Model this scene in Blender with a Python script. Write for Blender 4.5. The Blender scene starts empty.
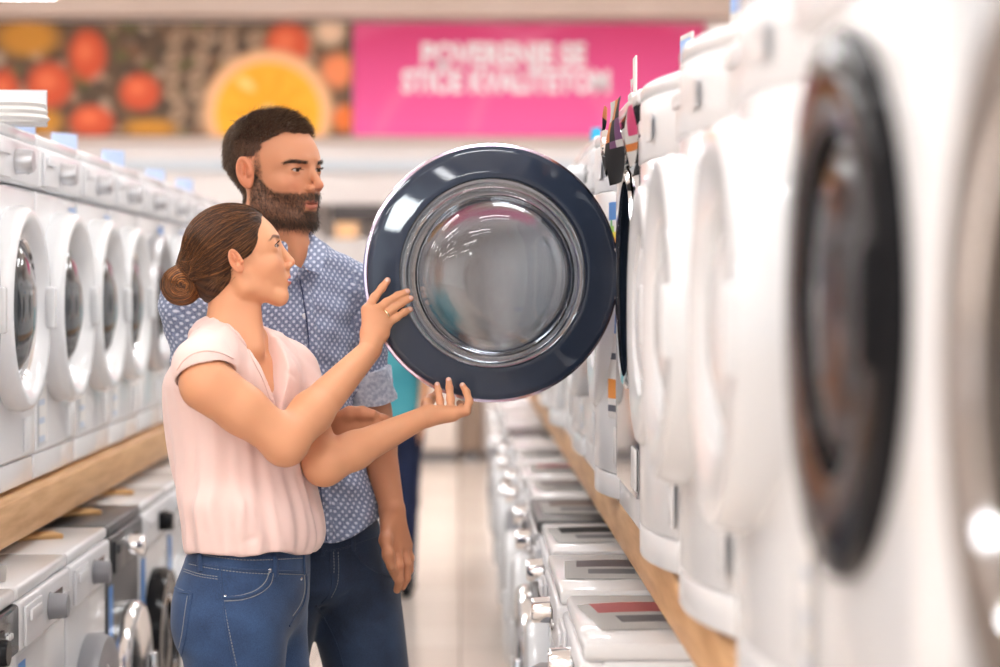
LAMP, WORLD, EXPO = 24.0, 1.3, 0.40
import bpy, bmesh, math, random
import numpy as np
from mathutils import Vector, Matrix
PI = math.pi
S = bpy.context.scene
COL = S.collection
rnd = random.Random(7)
F = 2150.0                      # focal length in pixels of the 1000 x 667 frame
CZ = 1.50                       # lens height
# ------------------------------------------------------------------ camera
yaw, pit = math.atan(40 / F), math.atan(43.5 / F)
cd = bpy.data.cameras.new('camera'); cam = bpy.data.objects.new('camera', cd); COL.objects.link(cam)
cam.location = (0, 0, CZ)
CROT = Matrix.Rotation(-yaw, 4, 'Z') @ Matrix.Rotation(PI / 2 - pit, 4, 'X')
cam.rotation_euler = CROT.to_euler()
cd.sensor_width = 36; cd.lens = F * 36 / 1000
cd.clip_start = 0.1; cd.clip_end = 200
cd.dof.use_dof = True; cd.dof.focus_distance = 4.34; cd.dof.aperture_fstop = 2.2
S.camera = cam
def P(px, py, Y):
    """world point seen at photo pixel (px, py) at distance Y down the aisle"""
    d = CROT.to_3x3() @ Vector(((px - 500) / F, -(py - 333.5) / F, -1))
    return Vector((0, 0, CZ)) + d * (Y / d.y)
# ------------------------------------------------------------------ materials
def nt(m):
    return m.node_tree.nodes, m.node_tree.links
def mat(name, col, rough=0.5, metal=0.0, coat=0.0, emis=None, es=0, spec=0.5, trans=0.0, ior=1.45, sss=0.0, sheen=0.0, alpha=1.0):
    m = bpy.data.materials.new(name); m.use_nodes = True
    b = m.node_tree.nodes['Principled BSDF']
    b.inputs['Base Color'].default_value = (*col, 1)
    b.inputs['Roughness'].default_value = rough
    b.inputs['Metallic'].default_value = metal
    b.inputs['Coat Weight'].default_value = coat
    b.inputs['Specular IOR Level'].default_value = spec
    b.inputs['Transmission Weight'].default_value = trans
    b.inputs['IOR'].default_value = ior
    b.inputs['Subsurface Weight'].default_value = sss
    b.inputs['Sheen Weight'].default_value = sheen
    b.inputs['Alpha'].default_value = alpha
    if emis:
        b.inputs['Emission Color'].default_value = (*emis, 1); b.inputs['Emission Strength'].default_value = es
    return m
def noisy(m, c1, c2, scale=5, detail=3, coords='Object', stretch=(1, 1, 1), bump=0, bscale=None, wave=None):
    n, l = nt(m); b = n['Principled BSDF']
    tc = n.new('ShaderNodeTexCoord'); mp = n.new('ShaderNodeMapping'); mp.inputs['Scale'].default_value = stretch
    l.new(tc.outputs[coords], mp.inputs[0])
    t = n.new('ShaderNodeTexNoise'); t.inputs['Scale'].default_value = scale; t.inputs['Detail'].default_value = detail
    l.new(mp.outputs[0], t.inputs['Vector'])
    r = n.new('ShaderNodeValToRGB'); r.color_ramp.elements[0].position = .35; r.color_ramp.elements[1].position = .65
    r.color_ramp.elements[0].color = (*c1, 1); r.color_ramp.elements[1].color = (*c2, 1)
    l.new(t.outputs['Fac'], r.inputs[0]); l.new(r.outputs[0], b.inputs['Base Color'])
    if bump:
        bp = n.new('ShaderNodeBump'); bp.inputs['Strength'].default_value = bump; bp.inputs['Distance'].default_value = .002
        l.new(t.outputs['Fac'], bp.inputs['Height']); l.new(bp.outputs[0], b.inputs['Normal'])
    return m
def attr_mat(name, rough=.5, **k):
    """colour from the mesh's own 'Col' attribute"""
    m = mat(name, (1, 1, 1), rough, **k); n, l = nt(m)
    a = n.new('ShaderNodeAttribute'); a.attribute_name = 'Col'
    l.new(a.outputs['Color'], n['Principled BSDF'].inputs['Base Color'])
    return m
def lin(r, g, b):
    f = lambda c: (c / 255 / 12.92) if c / 255 <= .04045 else ((c / 255 + .055) / 1.055) ** 2.4
    return (f(r), f(g), f(b))
M = {}
M['enamel'] = mat('white_enamel', (.83, .835, .85), .22, coat=.3)
M['enamel_warm'] = mat('warm_white_enamel', (.80, .80, .81), .25, coat=.3)
M['plastic'] = mat('white_plastic', (.82, .82, .84), .3)
M['greyplastic'] = mat('grey_plastic', (.28, .28, .30), .4)
M['silver'] = mat('silver_plastic', (.55, .55, .57), .3, metal=.6)
M['chrome'] = mat('chrome', (.85, .85, .87), .12, metal=1)
M['steel'] = mat('brushed_steel', (.55, .55, .56), .35, metal=1)
M['graphite'] = mat('graphite_enamel', (.10, .10, .105), .35, metal=.5)
M['brownmetal'] = mat('brown_grey_enamel', (.20, .165, .14), .35, metal=.3)
M['black'] = mat('black_gloss', (.012, .012, .014), .14, spec=.14)
M['blackmat'] = mat('black_matte', (.02, .02, .022), .6)
M['navygloss'] = mat('dark_blue_gloss', (.010, .016, .028), .06, coat=.6)
M['darkglass'] = mat('dark_door_glass', (.045, .05, .055), .06, coat=.4)
M['paper'] = mat('paper', (.78, .76, .74), .7)
M['rubber'] = mat('grey_rubber', (.12, .12, .13), .6)
M['blue'] = mat('blue_sticker', lin(60, 130, 205), .4)
M['palebl'] = mat('pale_blue_card', lin(150, 185, 235), .5)
M['clear'] = mat('clear_plastic', (.95, .95, .97), .08, trans=.95, ior=1.3)
M['amber'] = mat('amber_tape', (.62, .36, .15), .5)
# ------------------------------------------------------------------ mesh helpers
def link(name, me, m=None, parent=None, smooth=True, auto=None):
    o = bpy.data.objects.new(name, me); COL.objects.link(o)
    if m is not None:
        for mm in (m if isinstance(m, (list, tuple)) else [m]): me.materials.append(mm)
    if smooth and len(me.polygons):
        me.polygons.foreach_set('use_smooth', np.ones(len(me.polygons), bool))
        if auto: me.set_sharp_from_angle(angle=math.radians(auto))
    if parent is not None: o.parent = parent
    return o
def bm_obj(name, bm, m=None, parent=None, smooth=True, auto=35):
    bmesh.ops.recalc_face_normals(bm, faces=bm.faces)
    me = bpy.data.meshes.new(name); bm.to_mesh(me); bm.free()
    return link(name, me, m, parent, smooth, auto)
def box(bm, x0, x1, y0, y1, z0, z1, r=0, seg=3, mi=0, edges=None):
    ret = bmesh.ops.create_cube(bm, size=1)
    vs = ret['verts']
    for v in vs:
        v.co = Vector(((x0 + x1) / 2 + v.co.x * (x1 - x0), (y0 + y1) / 2 + v.co.y * (y1 - y0), (z0 + z1) / 2 + v.co.z * (z1 - z0)))
    fs = set(f for v in vs for f in v.link_faces)
    for f in fs: f.material_index = mi
    if r:
        es = list(set(e for v in vs for e in v.link_edges))
        if edges: es = [e for e in es if edges(e)]
        bmesh.ops.bevel(bm, geom=es, offset=r, segments=seg, affect='EDGES', profile=.5, clamp_overlap=True)
    return vs
def lathe(bm, prof, c=(0, 0, 0), axis='y', seg=48, mi=0, sx=1, close=False):
    """prof: (radius, height) pairs turned round an axis"""
    rings = []
    for r, h in prof:
        row = []
        for i in range(seg):
            a = 2 * PI * i / seg; u, w = r * math.cos(a) * sx, r * math.sin(a)
            p = {'y': (u, h, w), 'z': (u, w, h), 'x': (h, u, w)}[axis]
            row.append(bm.verts.new((c[0] + p[0], c[1] + p[1], c[2] + p[2])))
        rings.append(row)
    for a, b in zip(rings, rings[1:]):
        for i in range(seg):
            f = bm.faces.new((a[i], a[(i + 1) % seg], b[(i + 1) % seg], b[i])); f.material_index = mi
    for k in (0, -1):
        if prof[k][0] > 1e-5 and not close:
            f = bm.faces.new(rings[k]); f.material_index = mi
    if close:
        a, b = rings[-1], rings[0]
        for i in range(seg):
            f = bm.faces.new((a[i], a[(i + 1) % seg], b[(i + 1) % seg], b[i])); f.material_index = mi
    bmesh.ops.remove_doubles(bm, verts=[v for r in rings for v in r], dist=1e-6)
def tube(bm, pts, r, seg=8, mi=0, taper=None):
    pts = [Vector(p) for p in pts]; prev = None; rows = []
    for i, p in enumerate(pts):
        t = (pts[min(i + 1, len(pts) - 1)] - pts[max(i - 1, 0)]).normalized()
        n = t.orthogonal().normalized() if prev is None else (prev - t * prev.dot(t)).normalized()
        prev = n; b = t.cross(n); rr = r if taper is None else r * taper[i]
        rows.append([bm.verts.new(p + n * rr * math.cos(2 * PI * k / seg) + b * rr * math.sin(2 * PI * k / seg)) for k in range(seg)])
    for a, b in zip(rows, rows[1:]):
        for k in range(seg):
            f = bm.faces.new((a[k], a[(k + 1) % seg], b[(k + 1) % seg], b[k])); f.material_index = mi
    bm.faces.new(rows[0]).material_index = mi; bm.faces.new(rows[-1]).material_index = mi
def empty(name, loc, rz=0, label=None, cat=None, group=None):
    o = bpy.data.objects.new(name, None); COL.objects.link(o); o.location = loc; o.rotation_euler = (0, 0, rz)
    o.empty_display_size = .1
    tag(o, label, cat, group); return o
def tag(o, label=None, cat=None, group=None, kind=None):
    if label: o['label'] = label
    if cat: o['category'] = cat
    if group: o['group'] = group
    if kind: o['kind'] = kind
    return o
def copy_tree(o, parent=None):
    c = o.copy(); COL.objects.link(c)
    if parent is not None:
        c.parent = parent
        for k in ('category', 'group'):
            if k in c: del c[k]
    for ch in KIDS.get(o.name, []):
        copy_tree(ch, c)
    return c
KIDS = {}
def note_kids(root):
    """remember the child tree of a prototype so that copying does not rescan the scene"""
    allo = [o for o in bpy.data.objects if o.parent]
    def rec(o):
        ks = [k for k in allo if k.parent == o]; KIDS[o.name] = ks
        for k in ks: rec(k)
    rec(root)
# ================================================================== the room
XL, XR, YB = -9.0, 7.5, 20.4
def struct(name, bm, m, **k):
    o = bm_obj(name, bm, m, **k); o['kind'] = 'structure'; return o
m_floor = mat('floor_tiles', (.7, .6, .52), .16); n, l = nt(m_floor)
tc = n.new('ShaderNodeTexCoord'); br = n.new('ShaderNodeTexBrick'); br.offset = 0
for k, v in (('Scale', 1.0), ('Brick Width', .6), ('Row Height', .6), ('Mortar Size', .004), ('Mortar Smooth', .3), ('Bias', 0)): br.inputs[k].default_value = v
br.inputs['Color1'].default_value = (*lin(238, 224, 212), 1); br.inputs['Color2'].default_value = (*lin(231, 215, 202), 1); br.inputs['Mortar'].default_value = (*lin(168, 148, 134), 1)
l.new(tc.outputs['Object'], br.inputs['Vector']); l.new(br.outputs['Color'], n['Principled BSDF'].inputs['Base Color'])
bm = bmesh.new(); box(bm, XL, XR, -13, YB, -.05, 0); struct('floor', bm, m_floor)
m_ceil = noisy(mat('ceiling_paint', (.8, .8, .8), .9), lin(228, 222, 216), lin(236, 231, 226), 2)
bm = bmesh.new(); box(bm, XL, XR, -13, YB, 4.45, 4.55); struct('ceiling', bm, m_ceil)
m_wall = noisy(mat('wall_paint', (.8, .8, .8), .85), lin(222, 214, 210), lin(232, 226, 222), 1.5)
bm = bmesh.new(); box(bm, XL, XR, YB, YB + .15, 0, 4.55); struct('wall_back', bm, m_wall)
bm = bmesh.new(); box(bm, XL - .15, XL, -13, YB, 0, 4.55); struct('wall_left', bm, m_wall)
bm = bmesh.new(); box(bm, XR, XR + .15, -13, YB, 0, 4.55); struct('wall_right', bm, m_wall)
# bulkhead over the far aisle that carries the two banners
m_fascia = noisy(mat('fascia_white', (.8, .8, .8), .6), lin(234, 226, 224), lin(240, 233, 231), 1)
m_beige = noisy(mat('beige_trim', (.7, .6, .55), .7), lin(214, 194, 182), lin(222, 203, 192), 1)
bm = bmesh.new(); box(bm, XL, XR, 19.35, YB, 2.27, 3.93, .01)
o = struct('wall_bulkhead', bm, m_fascia)
bm = bmesh.new(); box(bm, XL, XR, 19.05, 19.45, 3.93, 4.45, .01); struct('trim_1', bm, m_beige)
bm = bmesh.new(); box(bm, XL, XR, 19.28, 19.35, 2.56, 2.66, .01); struct('trim_2', bm, mat('pale_blue_trim', lin(206, 214, 222), .5))
bm = bmesh.new(); box(bm, XL, XR, 19.25, 19.35, 2.815, 2.86, .01); struct('trim_3', bm, m_beige)
# ------------------------------------------------------------------ fruit banner : printed picture on a board
def printed(name, x0, x1, z0, z1, y, res, fn, rough=.55):
    nx, nz = int((x1 - x0) / res), int((z1 - z0) / res)
    gx, gz = np.meshgrid(np.linspace(x0, x1, nx + 1), np.linspace(z0, z1, nz + 1))
    co = np.stack([gx.ravel(), np.full(gx.size, y), gz.ravel()], 1)
    i = np.arange(nx)[None, :] + (nx + 1) * np.arange(nz)[:, None]
    q = np.stack([i, i + 1, i + nx + 2, i + nx + 1], -1).reshape(-1, 4)
    c = fn(gx.ravel(), gz.ravel())
    # the board behind the print
    b = len(co); co = np.vstack([co, [[x0, y, z0], [x1, y, z0], [x1, y, z1], [x0, y, z1], [x0, y + .03, z0], [x1, y + .03, z0], [x1, y + .03, z1], [x0, y + .03, z1]]])
    q = np.vstack([q, np.array([[4, 7, 6, 5], [0, 4, 5, 1], [1, 5, 6, 2], [2, 6, 7, 3], [3, 7, 4, 0]]) + b])
    c = np.vstack([c, np.full((8, 3), .7)])
    me = mesh_np(name, co, q); put_col(me, c)
    return link(name, me, attr_mat(name + '_print', rough), smooth=False)
def mesh_np(name, co, q):
    me = bpy.data.meshes.new(name); q = np.asarray(q, np.int32); co = np.asarray(co, np.float32)
    me.vertices.add(len(co)); me.vertices.foreach_set('co', co.ravel())
    k = q.shape[1]
    me.loops.add(q.size); me.loops.foreach_set('vertex_index', q.ravel())
    me.polygons.add(len(q)); me.polygons.foreach_set('loop_start', np.arange(0, q.size, k, dtype=np.int32))
    try: me.polygons.foreach_set('loop_total', np.full(len(q), k, np.int32))
    except Exception: pass
    me.update(calc_edges=True); return me
def put_col(me, c, name='Col'):
    a = me.color_attributes.new(name, 'FLOAT_COLOR', 'POINT')
    c4 = np.ones((len(c), 4), np.float32); c4[:, :3] = c; a.data.foreach_set('color', c4.ravel())
def px2(x, y): return ((x - 460) / 112.0, 1.5 + (290 - y) / 112.0)
def fruit_fn(X, Z):
    c = np.tile(np.array(lin(96, 74, 54)), (len(X), 1))
    r = random.Random(3)
    def blob(px, py, rx, ry, col, edge=.25, rot=0):
        x, z = px2(px, py); rx /= 112; ry /= 112
        dx, dz = X - x, Z - z; ca, sa = math.cos(rot), math.sin(rot)
        d = np.sqrt(((dx * ca + dz * sa) / rx) ** 2 + ((-dx * sa + dz * ca) / ry) ** 2)
        w = np.clip((1 - d) / edge, 0, 1)[:, None]
        c[:] = c * (1 - w) + np.array(col) * w
    for i in range(420):     # nuts, raisins and leaves between the fruit
        x = r.uniform(-160, 350); y = r.uniform(18, 140)
        blob(x, y, r.uniform(5, 11), r.uniform(4, 9), lin(*r.choice([(150, 120, 96), (120, 84, 58), (70, 58, 44), (172, 148, 128), (98, 92, 50), (60, 50, 40)])), .5, r.uniform(0, 3))
    for i in range(30):
        x = 175 + (i % 6) * 26 + r.uniform(-5, 5); y = 38 + (i // 6) * 19
        blob(x, y, 12, 9, lin(176, 146, 120), .5, r.uniform(0, 3)); blob(x, y - 1, 5, 4, lin(120, 90, 66), .6)
    for (x, y, a, b2) in ((-150, 60, 34, 30), (-100, 110, 30, 28), (-60, 50, 34, 30), (-20, 105, 26, 22)): blob(x, y, a, b2, lin(222, 98, 54), .5)
    for x, y, a, b2 in ((28, 38, 40, 24), (45, 122, 22, 16), (150, 128, 34, 12)): blob(x, y, a, b2, lin(206, 140, 44), .5); 
    for x, y, a, b2 in ((88, 55, 22, 30), (50, 85, 27, 27), (5, 95, 18, 30), (140, 92, 24, 22), (92, 122, 26, 20), (288, 44, 26, 26)):
        blob(x, y, a, b2, lin(214, 84, 46), .35); blob(x - 3, y - 4, a * .6, b2 * .55, lin(240, 120, 76), .9)
    blob(268, 112, 68, 66, lin(250, 190, 140), .12)
    blob(268, 114, 55, 54, lin(255, 182, 40), .08)
    for k in range(10):
        a = k * PI / 5; blob(268 + 26 * math.cos(a), 112 + 26 * math.sin(a), 24, 7, lin(255, 172, 22), .4, -a)
    blob(268, 112, 8, 8, lin(252, 214, 150), .5); blob(246, 84, 14, 7, lin(255, 222, 140), .7, -.6)
    blob(338, 70, 22, 22, lin(240, 140, 90), .5); blob(330, 30, 20, 20, lin(235, 200, 170), .6); blob(345, 118, 16, 18, lin(235, 120, 50), .5)
    return c
fb = printed('fruit_banner', -5.9, -.965, 2.875, 3.895, 19.3, .02, fruit_fn)
tag(fb, 'banner printed with peaches, nuts and a sliced orange, high on the far wall', 'banner')
def pink_fn(X, Z):
    t = np.clip((Z - 2.875) / 1.02, 0, 1)[:, None]
    c = np.array(lin(246, 96, 166)) * (1 - t) + np.array(lin(214, 58, 118)) * t
    for cx, cz, rr in ((-.2, 2.2, 1.75), (1.4, 2.7, 1.3), (.4, 2.5, 1.2)):
        d = np.abs(np.hypot(X - cx, Z - cz) - rr); w = (np.clip(1 - d / .09, 0, 1) * .22)[:, None]
        c = c * (1 - w) + np.array(lin(250, 150, 185)) * w
    return c
pb = printed('pink_banner', -.955, 2.2, 2.875, 3.895, 19.3, .03, pink_fn)
tag(pb, 'bright pink banner with two rows of white capital letters high on the far wall', 'banner')
def text(s, x, z, y, size, m, parent, name='lettering', w=None, offset=.0, rot=(PI / 2, 0, 0)):
    cu = bpy.data.curves.new(name, 'FONT'); cu.body = s; cu.size = size; cu.align_x = 'CENTER'; cu.align_y = 'CENTER'
    cu.extrude = .002; cu.offset = offset; cu.space_character = 1.02; cu.resolution_u = 3
    o = bpy.data.objects.new(name, cu); COL.objects.link(o)
    dg = bpy.context.evaluated_depsgraph_get(); me = bpy.data.meshes.new_from_object(o.evaluated_get(dg)); bpy.data.objects.remove(o)
    if w:
        xs = [v.co.x for v in me.vertices]; k = w / (max(xs) - min(xs)); mid = (max(xs) + min(xs)) / 2
        for v in me.vertices: v.co.x = (v.co.x - mid) * k
    me.transform(Matrix.Translation((x, y, z)) @ Matrix.LocRotScale(None, __import__('mathutils').Euler(rot), None))
    return link(name, me, m, parent, smooth=False)
m_wht = mat('white_print', (.92, .88, .9), .5)
a, z = px2(504, 55); text('POVERENJE SE', a, z, 19.292, .27, m_wht, pb, w=1.47, offset=.012)
a, z = px2(506, 82); text('STIČE KVALITETOM', a, z, 19.292, .27, m_wht, pb, w=1.86, offset=.012)
# ------------------------------------------------------------------ things along the far wall
m_cab = mat('cabinet_grey', lin(214, 206, 203), .4)
def cabinet(x0, x1, z1, label, m, y0=18.9):
    c = empty('display_cabinet', ((x0 + x1) / 2, y0 + .3, 0), 0, label, 'cabinet')
    w = (x1 - x0) / 2
    bm = bmesh.new(); box(bm, -w, w, -.3, .3, .08, z1, .015); bm_obj('body', bm, m, c)
    bm = bmesh.new(); box(bm, -w + .03, w - .03, -.27, .27, 0, .08); bm_obj('plinth', bm, M['rubber'], c)
    for s in (-1, 1):
        bm = bmesh.new(); box(bm, *(sorted((s * .01, s * (w - .02)))), -.325, -.301, .12, z1 - .06, .006); d = bm_obj('door', bm, m, c)
        bm = bmesh.new(); box(bm, s * .05 - .01, s * .05 + .01, -.36, -.325, z1 * .45, z1 * .6, .005); bm_obj('handle', bm, M['steel'], d)
    return c
cabinet(-1.78, -1.22, 2.0, 'pale grey upright cabinet against the far wall behind the man', m_cab)
cabinet(-1.20, -.62, 1.95, 'pale grey upright cabinet between the man and the open glass door, far away', mat('cabinet_pale', lin(205, 198, 195), .4))
cabinet(-.60, -.02, 1.9, 'cream upright cabinet against the far wall, left one behind the round glass door', mat('cabinet_cream', lin(228, 214, 204), .4))
cabinet(0.0, .2, 1.9, 'narrow brown cabinet at the far end of the right shelf', mat('cabinet_brown', lin(150, 128, 112), .5))
cabinet(.22, 1.3, 1.9, 'wide pale cabinet against the far wall above the right shelf end', mat('cabinet_white', lin(226, 220, 218), .4))
bm = bmesh.new(); box(bm, -1.16, .1, 19.37, 19.6, 2.12, 2.2698, .01); o = struct('air_heater', bm, mat('dark_grey_casing', lin(84, 78, 78), .5))  # dark casing of an air heater fixed under the bulkhead
bm = bmesh.new(); box(bm, -1.1, -.9, 18.95, 19.1, 1.952, 2.09, .01); o = bm_obj('cardboard_box', bm, mat('orange_carton', lin(240, 190, 140), .6)); 
tag(o, 'small pale orange carton standing on top of the far grey cabinet', 'box')
# ------------------------------------------------------------------ ceiling lights
m_lamp = mat('lamp_diffuser', (1, 1, 1), .5, emis=(.97, .985, 1), es=LAMP)
protolamp = None; k = 0
for Y in (-9.5, -5.5, -1.8, 1.8, 5.4, 9.0, 12.6, 16.4):
    for X in (-5.2, -2.1, .9, 4.0):
        if protolamp is None:
            t = empty('ceiling_light', (X, Y, 4.3), 0, 'long white fluorescent ceiling light', 'light', 'ceiling lights over the shop floor')
            bm = bmesh.new(); box(bm, -.75, .75, -.2, .2, 0, .1, .01); bm_obj('housing', bm, M['enamel'], t)
            bm = bmesh.new(); box(bm, -.72, .72, -.17, .17, -.012, -.001); bm_obj('diffuser', bm, m_lamp, t)
            for s in (-1, 1):
                bm = bmesh.new(); tube(bm, [(s * .6, 0, .1), (s * .6, 0, .15)], .006); bm_obj('hanger', bm, M['steel'], t)
            note_kids(t); protolamp = t
        else:
            t = copy_tree(protolamp); t.location = (X, Y, 4.3)
        k += 1
t = empty('hanging_light', (-3.15, 15.0, 3.56), 0, 'bright lamp housing at the top left corner in front of the fruit banner', 'light')
bm = bmesh.new(); box(bm, -.5, .42, -.12, .12, 0, .07, .01); bm_obj('housing', bm, M['enamel'], t)
bm = bmesh.new(); box(bm, -.48, .32, -.1, .1, -.015, -.001); bm_obj('diffuser', bm, m_lamp, t)
for s in (-.4, .3):
    bm = bmesh.new(); tube(bm, [(s, 0, .07), (s, 0, .885)], .005); bm_obj('hanger', bm, M['steel'], t)
# glowing panel added behind the camera to make the door's square reflection
t = empty('reflection_panel', (2.4, -9.5, 2.72), 0, 'square glowing white panel added behind the camera for its reflection in the glass door', 'sign')
bm = bmesh.new(); box(bm, -.52, .52, -.06, .0, 0, .9, .01); bm_obj('frame', bm, M['silver'], t)
bm = bmesh.new(); box(bm, -.49, .49, .001, .02, .03, .87); bm_obj('panel', bm, mat('panel_glow', (1, 1, 1), .5, emis=(.9, .97, 1), es=24), t)
for s in (-.3, .3):
    bm = bmesh.new(); tube(bm, [(s, -.03, .9), (s, -.03, 1.73)], .005); bm_obj('hanger', bm, M['steel'], t)
# ------------------------------------------------------------------ world
W = bpy.data.worlds.new('World'); S.world = W; W.use_nodes = True
W.node_tree.nodes['Background'].inputs[0].default_value = (.93, .97, 1.0, 1); W.node_tree.nodes['Background'].inputs[1].default_value = WORLD
# ================================================================== shelves
m_wood = mat('birch_wood', (.6, .38, .2), .45); n, l = nt(m_wood)
tc = n.new('ShaderNodeTexCoord'); mp = n.new('ShaderNodeMapping'); mp.inputs['Scale'].default_value = (14, 1.2, 14)
nz = n.new('ShaderNodeTexNoise'); nz.inputs['Scale'].default_value = 3; nz.inputs['Detail'].default_value = 6
rp = n.new('ShaderNodeValToRGB'); rp.color_ramp.elements[0].position = .3; rp.color_ramp.elements[1].position = .72
rp.color_ramp.elements[0].color = (*lin(190, 140, 92), 1); rp.color_ramp.elements[1].color = (*lin(222, 178, 130), 1)
l.new(tc.outputs['Object'], mp.inputs[0]); l.new(mp.outputs[0], nz.inputs['Vector']); l.new(nz.outputs['Fac'], rp.inputs[0]); l.new(rp.outputs[0], n['Principled BSDF'].inputs['Base Color'])
ST, SB = CZ - .473, CZ - .569       # top and underside of the shelves
def shelf(x0, x1, y0, y1, label):
    s = empty('wooden_shelf', ((x0 + x1) / 2, y0, 0), 0, label, 'shelf'); w = (x1 - x0) / 2
    bm = bmesh.new(); box(bm, -w, w, 0, y1 - y0, SB, ST, .006, 2); bm_obj('board', bm, m_wood, s)
    back = w if x0 > 0 else -w
    y = .4
    while y < y1 - y0:
        bm = bmesh.new(); box(bm, *(sorted((back - math.copysign(.06, back), back))), y - .03, y + .03, 0, SB - .0005, .004); bm_obj('post', bm, M['steel'], s)
        y += 2.4
    bm = bmesh.new(); box(bm, *((-.113 - w + w - .35 + .0, .35) if x0 > 0 else (-.35, .41)), 0, y1 - y0, 0, .045, .004); bm_obj('plinth', bm, M['rubber'], s)
    return s
shelf(.353, 1.05, .2, 11.6, 'long pale wood shelf on the right with upper row of washing machines')
shelf(-1.7, -1.0, 2.6, 11.6, 'long pale wood shelf on the left with upper row of washing machines')
# ================================================================== washing machines
def porthole_panel(bm, w, z0, z1, cz, r, y0, y1, n=64):
    """front sheet with a round hole"""
    loops = []
    hw = w / 2
    for y, inner in ((y0, 1), (y0, 0), (y1, 0), (y1, 1)):
        row = []
        for i in range(n):
            a = 2 * PI * (i + .5) / n; cx, sz = math.cos(a), math.sin(a)
            if inner: row.append(bm.verts.new((r * cx, y, cz + r * sz)))
            else:
                tx = hw / abs(cx) if abs(cx) > 1e-6 else 9; tz = ((z1 - cz) if sz > 0 else (cz - z0)) / abs(sz) if abs(sz) > 1e-6 else 9
                t = min(tx, tz); row.append(bm.verts.new((t * cx, y, cz + t * sz)))
        loops.append(row)
    for k in range(4):
        a, b = loops[k], loops[(k + 1) % 4]
        for i in range(n): bm.faces.new((a[i], a[(i + 1) % n], b[(i + 1) % n], b[i]))
def bowed(bm, hw, z0, z1, b, yb, top=.006, n=20):
    """sheet with a front that bows outwards, rounded at both sides and along its top and bottom"""
    def prof(inset):
        pts = []
        for i in range(n + 1):
            x = (i / n * 2 - 1); ax = abs(x); r = max(0, (ax - .9) / .1)
            pts.append((x * (hw - inset), -b * (1 - x * x) + inset + .018 * (1 - math.sqrt(max(0, 1 - r * r)))))
        return pts + [(hw - inset, yb), (-hw + inset, yb)]
    rows = [[bm.verts.new((x, y, z)) for x, y in prof(i)] for z, i in ((z0, top), (z0 + top * .4, top * .3), (z0 + top, 0), (z1 - top, 0), (z1 - top * .4, top * .3), (z1, top))]
    for a, c in zip(rows, rows[1:]):
        for i in range(len(a)): bm.faces.new((a[i], a[(i + 1) % len(a)], c[(i + 1) % len(a)], c[i]))
    bm.faces.new(rows[0]); bm.faces.new(rows[-1])
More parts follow.
